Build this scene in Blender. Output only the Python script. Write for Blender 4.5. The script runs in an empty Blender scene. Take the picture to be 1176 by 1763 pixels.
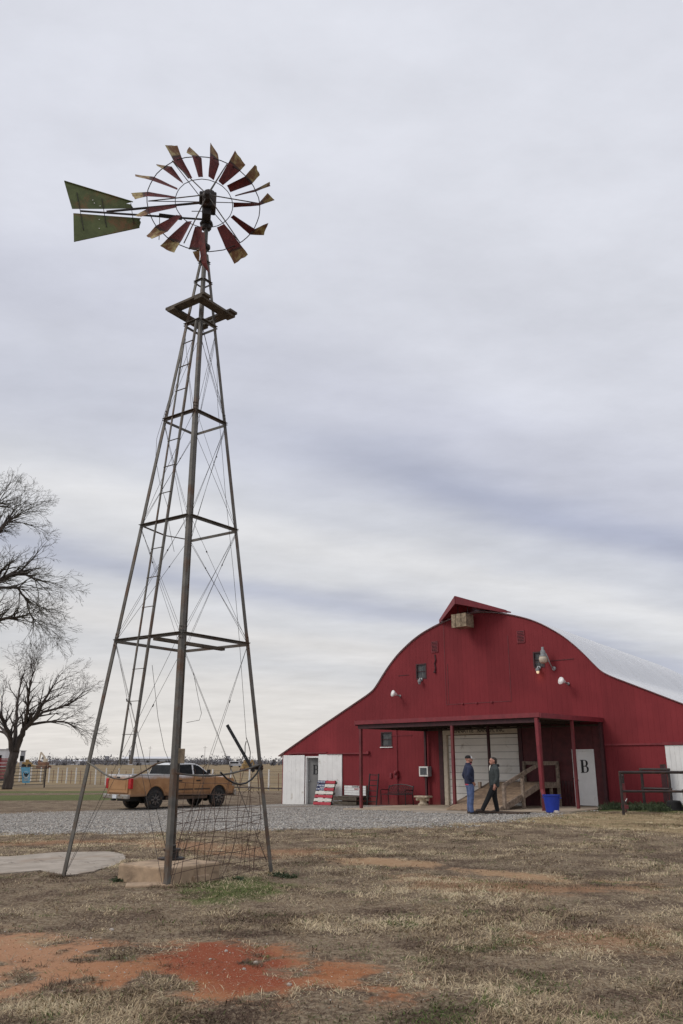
import bpy, bmesh, math, random
import numpy as np
from mathutils import Vector, Matrix

scene = bpy.context.scene
R = math.radians
# ------------------------------------------------------------------ camera
F, CX, CY, HOR, CAM_H = 1404.0, 588.0, 881.5, 1312.0, 1.65     # lens in photo pixels, horizon row, eye height
PITCH = math.atan((HOR - CY) / F)
cam_data = bpy.data.cameras.new('camera')
cam = bpy.data.objects.new('camera', cam_data)
scene.collection.objects.link(cam)
cam.location = (0, 0, CAM_H)
cam.rotation_euler = (R(90) + PITCH, 0, 0)
cam_data.sensor_fit = 'VERTICAL'
cam_data.sensor_height = 24.0
cam_data.lens = F / 1763.0 * 24.0
cam_data.clip_start = 0.1
cam_data.clip_end = 9000
scene.camera = cam

# ------------------------------------------------------------------ sky
SUN_EL, SUN_AZ = 42.0, 258.0          # azimuth clockwise from +Y
world = bpy.data.worlds.new('World')
scene.world = world
world.use_nodes = True
wn, wl = world.node_tree.nodes, world.node_tree.links
wn.clear()
def wnode(t, **k):
    n = wn.new(t)
    for a, b in k.items(): setattr(n, a, b)
    return n
def wmath(op, a, b=None, c=None):
    n = wn.new('ShaderNodeMath'); n.operation = op
    for i, q in enumerate((a, b, c)):
        if q is None: continue
        if isinstance(q, (int, float)): n.inputs[i].default_value = q
        else: wl.new(q, n.inputs[i])
    return n.outputs[0]
wout = wnode('ShaderNodeOutputWorld')
sky = wnode('ShaderNodeTexSky', sky_type='NISHITA', sun_disc=False)
sky.sun_elevation = R(SUN_EL); sky.sun_rotation = R(SUN_AZ)
bg_sky = wnode('ShaderNodeBackground'); bg_sky.inputs[1].default_value = 0.10
wl.new(sky.outputs[0], bg_sky.inputs[0])
tc = wnode('ShaderNodeTexCoord')
sep = wnode('ShaderNodeSeparateXYZ'); wl.new(tc.outputs['Generated'], sep.inputs[0])
zc = wmath('MAXIMUM', sep.outputs[2], 0.0)
den = wmath('ADD', zc, 0.12)
px = wmath('DIVIDE', sep.outputs[0], den)
py = wmath('DIVIDE', sep.outputs[1], den)
comb = wnode('ShaderNodeCombineXYZ'); wl.new(px, comb.inputs[0]); wl.new(py, comb.inputs[1])
def wnoise(scale, detail, rough, rot=0.0, sx=1.0, sy=1.0, off=(0, 0, 0)):
    m = wnode('ShaderNodeMapping'); m.inputs['Rotation'].default_value = (0, 0, rot)
    m.inputs['Scale'].default_value = (sx, sy, 1); m.inputs['Location'].default_value = off
    wl.new(comb.outputs[0], m.inputs[0])
    n = wnode('ShaderNodeTexNoise'); n.inputs['Scale'].default_value = scale
    n.inputs['Detail'].default_value = detail; n.inputs['Roughness'].default_value = rough
    wl.new(m.outputs[0], n.inputs['Vector'])
    return n.outputs[0]
# an even layer of stratus with long rolls running across it
q = wmath('MULTIPLY_ADD', px, -0.6, py)
warp = wmath('MULTIPLY', wmath('SUBTRACT', wnoise(0.85, 3, .5, off=(3.1, 1.2, 0)), 0.5), .55)
warp2 = wmath('MULTIPLY', wmath('SUBTRACT', wnoise(3.2, 4, .55, rot=-.54, sx=.45, off=(1.7, 5.2, 0)), 0.5), .30)
qq = wmath('DIVIDE', wmath('ADD', wmath('ADD', q, warp), warp2), 8.0)
ramp = wnode('ShaderNodeValToRGB'); wl.new(qq, ramp.inputs[0])
ramp.color_ramp.interpolation = 'EASE'
stops = [(0.00, (.70, .715, .785)), (.10, (.72, .735, .80)), (.165, (.68, .695, .765)), (.205, (.585, .60, .685)), (.243, (.425, .45, .555)),
         (.285, (.61, .625, .675)), (.325, (.75, .75, .765)), (.352, (.70, .705, .73)), (.395, (.49, .51, .59)), (.44, (.66, .665, .69)),
         (.50, (.72, .705, .70)), (.56, (.64, .64, .655)), (.66, (.735, .71, .69)), (1.0, (.76, .725, .69))]
els = ramp.color_ramp.elements
els[0].position, els[0].color = stops[0][0], (*stops[0][1], 1)
els[1].position, els[1].color = stops[-1][0], (*stops[-1][1], 1)
for p_, c_ in stops[1:-1]:
    e_ = els.new(p_); e_.color = (*c_, 1)
# the first roll thins out to the left
def wstep(v, a, b):
    n = wnode('ShaderNodeMapRange', interpolation_type='SMOOTHSTEP'); wl.new(v, n.inputs[0]); n.inputs[1].default_value = a; n.inputs[2].default_value = b; return n.outputs[0]
thin = wmath('MULTIPLY', wmath('MULTIPLY', wstep(px, .35, -.45), .75), wmath('MULTIPLY', wstep(qq, .185, .225), wstep(qq, .30, .26)))
mixc = wnode('ShaderNodeMix', data_type='RGBA'); wl.new(thin, mixc.inputs[0]); wl.new(ramp.outputs[0], mixc.inputs[6]); mixc.inputs[7].default_value = (.645, .66, .73, 1)
# soft mottling over everything
mot = wmath('MULTIPLY_ADD', wmath('SUBTRACT', wnoise(1.9, 6, .58, rot=-.5, sx=.6, off=(7.3, .4, 0)), 0.5), .38, 1.03)
mot2 = wmath('MULTIPLY_ADD', wmath('SUBTRACT', wnoise(5.0, 6, .62, rot=-.3, sx=.75, off=(2.3, 8.4, 0)), 0.5), .26, mot)
cmul = wnode('ShaderNodeVectorMath', operation='SCALE'); wl.new(mixc.outputs[2], cmul.inputs[0]); wl.new(mot2, cmul.inputs['Scale'])
bg_cl = wnode('ShaderNodeBackground'); bg_cl.inputs[1].default_value = 1.0
wl.new(cmul.outputs[0], bg_cl.inputs[0])
mixw = wnode('ShaderNodeMixShader'); mixw.inputs[0].default_value = 0.95
wl.new(bg_sky.outputs[0], mixw.inputs[1]); wl.new(bg_cl.outputs[0], mixw.inputs[2]); wl.new(mixw.outputs[0], wout.inputs[0])

# ------------------------------------------------------------------ sun behind cloud, exposure
sun_data = bpy.data.lights.new('sun', 'SUN'); sun_data.energy = 1.3; sun_data.angle = R(24); sun_data.color = (1, .955, .89)
sun = bpy.data.objects.new('sun', sun_data); scene.collection.objects.link(sun)
_sd = Vector((math.sin(R(SUN_AZ)) * math.cos(R(SUN_EL)), math.cos(R(SUN_AZ)) * math.cos(R(SUN_EL)), math.sin(R(SUN_EL))))
sun.rotation_euler = _sd.to_track_quat('Z', 'Y').to_euler()
sun.location = (10, -20, 40)
vs = scene.view_settings
vs.view_transform = 'Standard'; vs.look = 'None'; vs.exposure = 0.0; vs.gamma = 1.0; vs.use_curve_mapping = False
scene.cycles.max_bounces = 6
scene.cycles.use_denoising = True

# ------------------------------------------------------------------ photo pixel -> world
def ray(x, y):
    a, b = (x - CX) / F, -(y - CY) / F
    return np.array([a, math.cos(PITCH) - b * math.sin(PITCH), math.sin(PITCH) + b * math.cos(PITCH)])
EYE = np.array([0, 0, CAM_H])
def atz(x, y, z):
    d = ray(x, y); return EYE + d * (z - CAM_H) / d[2]
def aty(x, y, Y):
    d = ray(x, y); return EYE + d * Y / d[1]
# the barn front stands on a line that runs away to the left
BAZ = R(46.32)
BU = np.array([math.sin(BAZ), -math.cos(BAZ), 0]); BW = np.array([math.cos(BAZ), math.sin(BAZ), 0])
BP = np.array([-2.894, 42.695, 0.0])
BROT = math.atan2(BU[1], BU[0])
def barn_pt(s, y, z): return BP + BU * s + BW * y + np.array([0, 0, z])

# ------------------------------------------------------------------ numpy noise, terrain
_rng = np.random.default_rng(7)
_vn = _rng.random((8, 256, 256))
def vnoise(x, y, scale, seed=0, octaves=3):
    x = np.asarray(x, float); y = np.asarray(y, float)
    tot = 0; amp = 1; nrm = 0
    for o in range(octaves):
        g = _vn[(seed + o) % 8]
        fx = x * scale + 17.3 * (seed + 1) + 100; fy = y * scale + 9.1 * (seed + 1) + 100
        ix = np.floor(fx).astype(int); iy = np.floor(fy).astype(int)
        tx = fx - ix; ty = fy - iy; tx = tx * tx * (3 - 2 * tx); ty = ty * ty * (3 - 2 * ty)
        a = g[ix % 256, iy % 256]; b = g[(ix + 1) % 256, iy % 256]; c = g[ix % 256, (iy + 1) % 256]; d = g[(ix + 1) % 256, (iy + 1) % 256]
        tot = tot + amp * ((a * (1 - tx) + b * tx) * (1 - ty) + (c * (1 - tx) + d * tx) * ty); nrm += amp
        amp *= .5; scale *= 2.03
    return tot / nrm
def sstep(a, b, x):
    t = np.clip((np.asarray(x, float) - a) / (b - a), 0, 1); return t * t * (3 - 2 * t)
def zfar(s): return -.33 + .025 * np.clip(s, -.5, 19.5)
def gz(x, y, fine=False):
    x = np.asarray(x, float); y = np.asarray(y, float)
    s = (x - BP[0]) * BU[0] + (y - BP[1]) * BU[1]
    t = sstep(12, 28, y)
    z = t * zfar(s)
    z = z + .05 * (vnoise(x, y, .35, 1, 2) - .5) * (1 - sstep(17, 24, y))
    if fine: z = z + .022 * (vnoise(x, y, 2.6, 3, 2) - .5) * (1 - sstep(19, 26, y))
    # low mound of old turf round the foot of the mill
    z = z + .05 * np.exp(-(((x + 2.3) / 1.5) ** 2 + ((y - 11.9) / .9) ** 2))
    return z
def sdpoly(x, y, poly):
    """signed distance to polygon, positive inside (metres)"""
    x = np.asarray(x, float); y = np.asarray(y, float)
    d2 = np.full(x.shape, 1e9); ins = np.zeros(x.shape, bool)
    n = len(poly)
    for i in range(n):
        ax, ay = poly[i]; bx, by = poly[(i + 1) % n]
        ex, ey = bx - ax, by - ay
        t = np.clip(((x - ax) * ex + (y - ay) * ey) / (ex * ex + ey * ey + 1e-12), 0, 1)
        d2 = np.minimum(d2, (x - ax - t * ex) ** 2 + (y - ay - t * ey) ** 2)
        c = ((ay > y) != (by > y)) & (x < (bx - ax) * (y - ay) / (by - ay + 1e-12) + ax)
        ins ^= c
    return np.where(ins, 1, -1) * np.sqrt(d2)
def pxpoly(pts, z=0.0): return [tuple(atz(a, b, z)[:2]) for a, b in pts]

GRAVEL = [(-40, 20.6), (-8.4, 21.4), (0.2, 21.8), (3, 22.8), (5.2, 24.8), (7.0, 27.0), (8.2, 29.6), (9.6, 36), (-1, 46), (-2.9, 43.2), (-5, 41.0), (-7.2, 39.6), (-10.5, 37.6), (-14, 34.5), (-20, 32.5), (-40, 31)]
DIRT = [pxpoly([(-60, 1598), (60, 1606), (140, 1622), (210, 1630), (270, 1650), (300, 1628), (360, 1620), (440, 1632), (475, 1652), (560, 1652), (640, 1668), (722, 1690), (716, 1722), (600, 1728), (500, 1734), (420, 1730), (330, 1722), (280, 1700), (200, 1706), (120, 1700), (60, 1712), (-60, 1720)]),
        pxpoly([(420, 1640), (480, 1628), (520, 1645), (470, 1665)])]
FAINT = [pxpoly([(-100, 1448), (200, 1446), (330, 1450), (480, 1464), (620, 1464), (600, 1474), (470, 1480), (330, 1474), (200, 1456), (-100, 1458)]),
         pxpoly([(640, 1500), (760, 1508), (960, 1520), (1150, 1520), (1150, 1535), (900, 1545), (700, 1530)]),
         pxpoly([(880, 1600), (1176, 1590), (1176, 1640), (900, 1640)])]
RED = [pxpoly([(250, 1640), (360, 1618), (450, 1630), (500, 1655), (520, 1690), (440, 1722), (340, 1700), (280, 1670)])]
SAND = [pxpoly([(560, 1478), (650, 1478), (770, 1486), (760, 1498), (640, 1492), (570, 1488)]),
        pxpoly([(770, 1494), (860, 1498), (980, 1507), (990, 1516), (930, 1520), (830, 1508), (780, 1502)]),
        pxpoly([(-60, 1610), (60, 1606), (120, 1618), (60, 1640), (-60, 1640)]),
        pxpoly([(1010, 1512), (1110, 1516), (1110, 1522), (1010, 1519)])]
STRAW = [[tuple(barn_pt(s, y, 0)[:2]) for s, y in ((17.6, -8.6), (26, -9.5), (26, -2.6), (20.5, -3.0), (17.8, -4.8))]]
GREEN = [pxpoly([(310, 1545), (360, 1515), (430, 1512), (490, 1520), (500, 1535), (420, 1552), (350, 1560)]),
         [(-28, 52), (-14, 56), (-9, 52.5), (-13, 47), (-20, 46.5), (-34, 46)], [(-30, 61), (-15, 62), (-12, 58.5), (-30, 57.5)],
         [tuple(barn_pt(s, y, 0)[:2]) for s, y in ((17.5, -3.9), (18.6, -2.6), (21, -2.4), (23, -1.8), (23, -.2), (17.4, -.2))]]
FIELD = [[(-400, 62), (-60, 63), (-4, 62), (30, 62), (400, 60), (3000, 4000), (-3000, 4000)]]
def sdmax(x, y, polys):
    r = None
    for p in polys:
        d = sdpoly(x, y, p); r = d if r is None else np.maximum(r, d)
    return r

def dirt_sd(x, y): return sdmax(x, y, DIRT) + .06 - 3.4 * np.clip(vnoise(x, y, 1.9, 5, 3) - .565, 0, 1) - 4 * np.clip(vnoise(x, y, 4.1, 2, 2) - .64, 0, 1)

# ------------------------------------------------------------------ materials
MATS = {}
class NT:
    def __init__(s, name):
        s.m = bpy.data.materials.new(name); s.m.use_nodes = True
        s.n, s.l = s.m.node_tree.nodes, s.m.node_tree.links
        s.b = s.n['Principled BSDF']; s.out = s.n['Material Output']
    def add(s, t, **k):
        n = s.n.new(t)
        for a, b in k.items(): setattr(n, a, b)
        return n
    def put(s, sock, v):
        if isinstance(v, (int, float)): sock.default_value = v
        elif isinstance(v, (tuple, list)): sock.default_value = (*v, 1) if len(v) == 3 and sock.type == 'RGBA' else v
        else: s.l.new(v, sock)
    def math(s, op, a, b=None, c=None, clamp=False):
        n = s.add('ShaderNodeMath', operation=op); n.use_clamp = clamp
        for i, q in enumerate((a, b, c)):
            if q is not None: s.put(n.inputs[i], q)
        return n.outputs[0]
    def noise(s, scale, detail=4, rough=.55, vec=None, stretch=None, dist=0):
        n = s.add('ShaderNodeTexNoise'); n.inputs['Scale'].default_value = scale
        n.inputs['Detail'].default_value = detail; n.inputs['Roughness'].default_value = rough
        n.inputs['Distortion'].default_value = dist
        v = vec or s.coord()
        if stretch:
            m = s.add('ShaderNodeMapping'); m.inputs['Scale'].default_value = stretch
            s.l.new(v, m.inputs[0]); v = m.outputs[0]
        s.l.new(v, n.inputs['Vector']); return n.outputs[0]
    def coord(s, kind='Object'):
        if not hasattr(s, '_tc'): s._tc = s.add('ShaderNodeTexCoord')
        return s._tc.outputs[kind]
    def pos(s):
        if not hasattr(s, '_geo'): s._geo = s.add('ShaderNodeNewGeometry')
        return s._geo.outputs['Position']
    def attr(s, name):
        n = s.add('ShaderNodeAttribute', attribute_name=name); return n
    def mix(s, fac, a, b, blend='MIX'):
        n = s.add('ShaderNodeMix', data_type='RGBA', blend_type=blend)
        s.put(n.inputs[0], fac); s.put(n.inputs[6], a); s.put(n.inputs[7], b)
        return n.outputs[2]
    def step(s, v, a, b):
        n = s.add('ShaderNodeMapRange', interpolation_type='SMOOTHSTEP')
        s.put(n.inputs[0], v); n.inputs[1].default_value = a; n.inputs[2].default_value = b
        return n.outputs[0]
    def bump(s, h, strength=.3, dist=.01):
        n = s.add('ShaderNodeBump'); n.inputs['Strength'].default_value = strength; n.inputs['Distance'].default_value = dist
        s.l.new(h, n.inputs['Height'])
        if hasattr(s, '_bump'): s.l.new(s._bump, n.inputs['Normal'])
        s._bump = n.outputs[0]; s.l.new(n.outputs[0], s.b.inputs['Normal'])
    def fin(s, col, rough=.7, metal=0.0):
        s.put(s.b.inputs['Base Color'], col); s.put(s.b.inputs['Roughness'], rough); s.put(s.b.inputs['Metallic'], metal)
        return s.m
def plain(name, col, rough=.7, metal=0, var=.25, scale=6, dirt=None, dirt_amt=.5, dscale=3, bump=.15, bscale=40, rnd=0, spec=None, stretch=None):
    """paint / wood / metal with uneven tone, optional dirt or rust patches and fine relief"""
    t = NT(name)
    n1 = t.noise(scale, 5, .6, stretch=stretch)
    c = t.mix(t.step(n1, .3, .72), tuple(x * (1 - var) for x in col), tuple(min(1, x * (1 + var)) for x in col))
    if rnd:
        oi = t.add('ShaderNodeObjectInfo')
        f = t.math('MULTIPLY_ADD', oi.outputs['Random'], 2 * rnd, 1 - rnd)
        vm = t.add('ShaderNodeVectorMath', operation='SCALE'); t.l.new(c, vm.inputs[0]); t.l.new(f, vm.inputs['Scale']); c = vm.outputs[0]
    if dirt:
        d = t.step(t.noise(dscale, 6, .65, dist=.4), .62 - .3 * dirt_amt, .78 - .25 * dirt_amt)
        c = t.mix(d, c, dirt)
    if bump: t.bump(t.noise(bscale, 4, .6, stretch=stretch), bump, .01)
    if spec is not None: t.b.inputs['Specular IOR Level'].default_value = spec
    m = t.fin(c, rough, metal); MATS[name] = m; return m

# barn red: painted ribbed board, faded and streaked
t = NT('barn_red')
oi = t.add('ShaderNodeObjectInfo')
st = t.noise(2.2, 6, .65, vec=t.pos(), stretch=(3.2, 3.2, .5))
bl = t.noise(.45, 4, .55, vec=t.pos())
c = t.mix(t.step(st, .3, .75), (.185, .022, .027), (.208, .026, .031))
c = t.mix(t.step(bl, .42, .74), c, (.235, .031, .036))
sp = t.step(t.noise(9, 5, .7, vec=t.pos(), stretch=(1, 1, .35)), .66, .76)
c = t.mix(t.math('MULTIPLY', sp, .4), c, (.14, .016, .02))
pk = t.step(t.noise(5, 6, .75, vec=t.pos(), stretch=(1, 1, .5)), .70, .76)
c = t.mix(t.math('MULTIPLY', pk, .35), c, (.33, .13, .12))
sz_ = t.add('ShaderNodeSeparateXYZ'); t.l.new(t.pos(), sz_.inputs[0])
spl = t.step(t.math('ADD', sz_.outputs[2], t.math('MULTIPLY', t.noise(2.5, 5, .65, vec=t.pos()), .9)), .75, .25)
c = t.mix(t.math('MULTIPLY', spl, .35), c, (.20, .10, .07))
f = t.math('MULTIPLY_ADD', oi.outputs['Random'], .12, .94)
f = t.math('MULTIPLY', f, t.math('MULTIPLY_ADD', t.noise(.28, 4, .6, vec=t.pos()), .7, .65))
vm = t.add('ShaderNodeVectorMath', operation='SCALE'); t.l.new(c, vm.inputs[0]); t.l.new(f, vm.inputs['Scale'])
t.bump(t.noise(30, 4, .6, vec=t.pos(), stretch=(1, 1, .2)), .25, .008)
t.b.inputs['Specular IOR Level'].default_value = .25
MATS['barn_red'] = t.fin(vm.outputs[0], .75)
plain('trim_red', (.20, .021, .028), .55, var=.2, scale=3, dirt=(.14, .02, .02), dirt_amt=.25)
plain('post_red', (.15, .022, .026), .5, var=.25, scale=3, dirt=(.12, .03, .02), dirt_amt=.35)
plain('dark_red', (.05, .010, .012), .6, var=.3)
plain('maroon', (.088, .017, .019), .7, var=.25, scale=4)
plain('shaded_panel', (.20, .195, .185), .6, var=.12, scale=2)  # white door leaf painted grey for the shade of its recess
plain('white_panel', (.80, .79, .76), .6, var=.06, scale=2, dirt=(.45, .40, .33), dirt_amt=.1, dscale=2.2)
plain('garage_white', (.83, .80, .73), .55, var=.06, scale=1.3, dirt=(.42, .37, .29), dirt_amt=.15, dscale=1.5, rnd=.05)
plain('cream_trim', (.55, .47, .36), .6, var=.12)
plain('roof_white', (.68, .685, .69), .6, var=.03, scale=.5, bump=.03, spec=.2)
plain('black_paint', (.012, .012, .013), .5, var=.3)
plain('letter_black', (.008, .008, .009), .6, var=.2, bump=0)
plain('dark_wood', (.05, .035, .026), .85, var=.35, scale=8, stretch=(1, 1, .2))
plain('grey_wood', (.26, .20, .15), .85, var=.35, scale=10, dirt=(.12, .09, .065), dirt_amt=.4, dscale=5)
plain('deck_wood', (.29, .20, .13), .85, var=.3, scale=6, dirt=(.17, .11, .07), dirt_amt=.45, dscale=3, rnd=.15)
plain('old_wood', (.10, .08, .058), .9, var=.4, scale=7, dirt=(.07, .055, .04), dirt_amt=.4)
plain('box_wood', (.29, .225, .15), .9, var=.4, scale=9, dirt=(.10, .07, .045), dirt_amt=.4)
plain('steel', (.118, .109, .094), .6, metal=.25, var=.3, scale=5, dirt=(.11, .065, .04), dirt_amt=.45, dscale=2.4, spec=.35)
plain('wire', (.05, .042, .036), .6, metal=.3, var=.3, bump=0)
plain('rust_wire', (.075, .042, .03), .8, var=.3, bump=0)
plain('cast_iron', (.03, .024, .02), .6, metal=.3, var=.4, dirt=(.07, .035, .02), dirt_amt=.4)
plain('tail_green', (.105, .125, .045), .6, metal=.0, var=.25, scale=4, dirt=(.20, .105, .045), dirt_amt=.42, dscale=1.7, spec=.3)
t = NT('concrete')
n1 = t.noise(2.2, 6, .65); n2 = t.noise(1.0, 5, .6); n3 = t.noise(55, 4, .6)
c = t.mix(t.step(n1, .35, .68), (.30, .255, .205), (.42, .36, .295))
c = t.mix(t.step(n2, .5, .66), c, (.31, .245, .185))
c = t.mix(t.math('MULTIPLY', t.step(n3, .55, .7), .4), c, (.22, .18, .145))
vc = t.add('ShaderNodeTexVoronoi', feature='DISTANCE_TO_EDGE'); vc.inputs['Scale'].default_value = .62
wv = t.add('ShaderNodeVectorMath', operation='ADD'); nv = t.add('ShaderNodeTexNoise'); nv.inputs['Scale'].default_value = 2.5; t.l.new(t.coord(), nv.inputs['Vector'])
t.l.new(t.coord(), wv.inputs[0]); t.l.new(nv.outputs['Color'], wv.inputs[1]); t.l.new(wv.outputs[0], vc.inputs['Vector'])
c = t.mix(t.math('MULTIPLY', t.step(vc.outputs['Distance'], .010, .003), .7), c, (.09, .07, .055))
t.bump(n3, .3, .01); MATS['concrete'] = t.fin(c, .9)
plain('slab_concrete', (.47, .38, .28), .9, var=.16, scale=1.4, dirt=(.28, .20, .135), dirt_amt=.5, dscale=.7, bump=.2, bscale=50)
plain('block_concrete', (.40, .285, .185), .9, var=.2, scale=4, dirt=(.22, .155, .10), dirt_amt=.45, dscale=3, bump=.5, bscale=30)
plain('pipe_brown', (.032, .022, .02), .6, metal=.1, var=.35, dirt=(.10, .05, .03), dirt_amt=.35)
plain('black_metal', (.014, .013, .013), .45, metal=.2, var=.3)
plain('tyre', (.022, .021, .02), .85, var=.3, dirt=(.10, .065, .04), dirt_amt=.35, dscale=5)
plain('rim_grey', (.16, .15, .14), .4, metal=.5, var=.2, dirt=(.12, .08, .05), dirt_amt=.4)
plain('chrome', (.42, .40, .37), .32, metal=.8, var=.15, dirt=(.22, .15, .09), dirt_amt=.45)
plain('tail_lamp', (.42, .012, .015), .25, var=.15, bump=0)
plain('plate_white', (.62, .64, .66), .5, var=.06, bump=0)
plain('blue_plastic', (.018, .045, .34), .4, var=.12, scale=3, bump=.05, spec=.4)
plain('white_paint', (.74, .73, .70), .6, var=.08, dirt=(.42, .38, .32), dirt_amt=.2)
plain('flag_red', (.42, .035, .055), .75, var=.2, dirt=(.25, .05, .05), dirt_amt=.3, dscale=6)
plain('flag_white', (.66, .63, .56), .75, var=.12, dirt=(.40, .34, .27), dirt_amt=.3, dscale=6)
plain('flag_blue', (.022, .045, .13), .75, var=.2)
plain('planter_stone', (.48, .40, .30), .9, var=.2, scale=8, dirt=(.24, .18, .12), dirt_amt=.45, bscale=20, bump=.4)
plain('lamp_white', (.80, .79, .76), .35, var=.04, bump=0)
plain('grey_metal', (.30, .31, .31), .45, metal=.4, var=.15)
plain('dark_grille', (.05, .055, .06), .6, var=.2)
plain('post_white', (.72, .70, .66), .6, var=.1)
plain('bark', (.062, .048, .04), .9, var=.4, scale=5, stretch=(1, 1, .25), bump=.6, bscale=14)
plain('twig', (.068, .054, .046), .9, var=.3, bump=0)
plain('twig_bud', (.075, .066, .045), .9, var=.3, bump=0)
plain('far_tree', (.165, .16, .17), .95, var=.2, scale=.05, bump=0)  # lightened grey: distance haze is put into the colour
plain('far_white', (.62, .62, .63), .7, var=.06, scale=.1, bump=0)
plain('far_grey', (.34, .345, .36), .8, var=.12, scale=.1, bump=0)
plain('machine_yellow', (.33, .21, .07), .6, var=.2, scale=.6, dirt=(.2, .13, .07), dirt_amt=.35, bump=0)
plain('machine_rust', (.22, .11, .065), .7, var=.3, scale=1, bump=0)
plain('banner_blue', (.16, .43, .60), .8, var=.1, scale=3, bump=.1, bscale=8)
plain('trailer_red', (.25, .015, .02), .5, var=.2)
plain('mat_brown', (.075, .05, .036), .95, var=.3)
plain('stone', (.40, .35, .30), .9, var=.25, scale=15)
plain('barrel_grey', (.24, .215, .19), .7, var=.25, dirt=(.12, .09, .07), dirt_amt=.4)
plain('rubber_black', (.012, .012, .012), .9, var=.3)
plain('leaf_dark', (.05, .07, .028), .8, var=.35, scale=12, bump=0)
# people
plain('skin', (.46, .22, .155), .6, var=.1, scale=20, bump=0)
plain('navy_cloth', (.018, .024, .055), .9, var=.25, scale=14)
plain('jeans', (.085, .12, .23), .9, var=.3, scale=9)
plain('pink_shirt', (.42, .06, .10), .9, var=.15)
plain('charcoal_cloth', (.040, .048, .047), .9, var=.25, scale=14)
plain('black_cloth', (.011, .011, .012), .95, var=.2)
plain('boot_brown', (.035, .022, .016), .6, var=.25)
plain('hair_dark', (.035, .026, .02), .8, var=.3, scale=40)
plain('beard', (.06, .025, .016), .9, var=.3, scale=40)
plain('cap_black', (.015, .014, .014), .9, var=.2)
plain('eye_dark', (.01, .008, .007), .3, var=.1, bump=0)
# glass
t = NT('dark_glass'); MATS['dark_glass'] = t.fin(t.mix(t.step(t.noise(5, 3), .4, .7), (.008, .009, .010), (.02, .021, .021)), .35); t.b.inputs['Specular IOR Level'].default_value = .12
t = NT('dusty_glass'); MATS['dusty_glass'] = t.fin(t.mix(t.step(t.noise(3, 5, .65), .4, .7), (.035, .037, .038), (.085, .085, .08)), .4)
t = NT('lamp_glow'); t.b.inputs['Emission Color'].default_value = (1, .78, .45, 1); t.b.inputs['Emission Strength'].default_value = .5; MATS['lamp_glow'] = t.fin((.9, .8, .6), .4)
# wheel blades: red sheet, scorched band at the hoop, bare yellowed tip ("along" runs root 0 to tip 1)
t = NT('blade_paint')
al = t.attr('along').outputs['Fac']
n1 = t.noise(5, 5, .65, vec=t.pos()); n2 = t.noise(16, 4, .6, vec=t.pos())
a2 = t.math('ADD', al, t.math('MULTIPLY', t.math('SUBTRACT', n1, .5), .16))
red = t.mix(t.step(n2, .35, .7), (.085, .016, .014), (.16, .026, .021))
yel = t.mix(t.step(n1, .38, .58), (.36, .285, .125), (.16, .07, .027))
c = t.mix(t.step(a2, .53, .60), red, (.05, .022, .016))
c = t.mix(t.step(a2, .61, .68), c, yel)
c = t.mix(t.math('MULTIPLY', t.step(n2, .62, .7), .6), c, (.16, .06, .025))
MATS['blade_paint'] = t.fin(c, .65); t.b.inputs['Specular IOR Level'].default_value = .3
# truck: white paint under a coat of orange mud that thins upward
t = NT('muddy_paint')
sx = t.add('ShaderNodeSeparateXYZ'); t.l.new(t.coord(), sx.inputs[0])
n1 = t.noise(1.6, 5, .6); n2 = t.noise(14, 4, .65)
h = t.math('ADD', sx.outputs[2], t.math('MULTIPLY', t.math('SUBTRACT', n1, .5), .35))
h = t.math('ADD', h, t.math('MULTIPLY', t.math('SUBTRACT', n2, .5), .08))
m1 = t.step(h, 1.50, 1.26)
mud = t.mix(t.step(n1, .35, .65), (.40, .215, .095), (.29, .145, .062))
mud = t.mix(t.step(h, .78, .5), mud, (.22, .14, .09))
c = t.mix(m1, (.66, .66, .655), mud)
MATS['muddy_paint'] = t.fin(c, t.math('MULTIPLY_ADD', m1, .5, .3))
plain('mud_dark', (.085, .052, .032), .9, var=.3)
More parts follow.
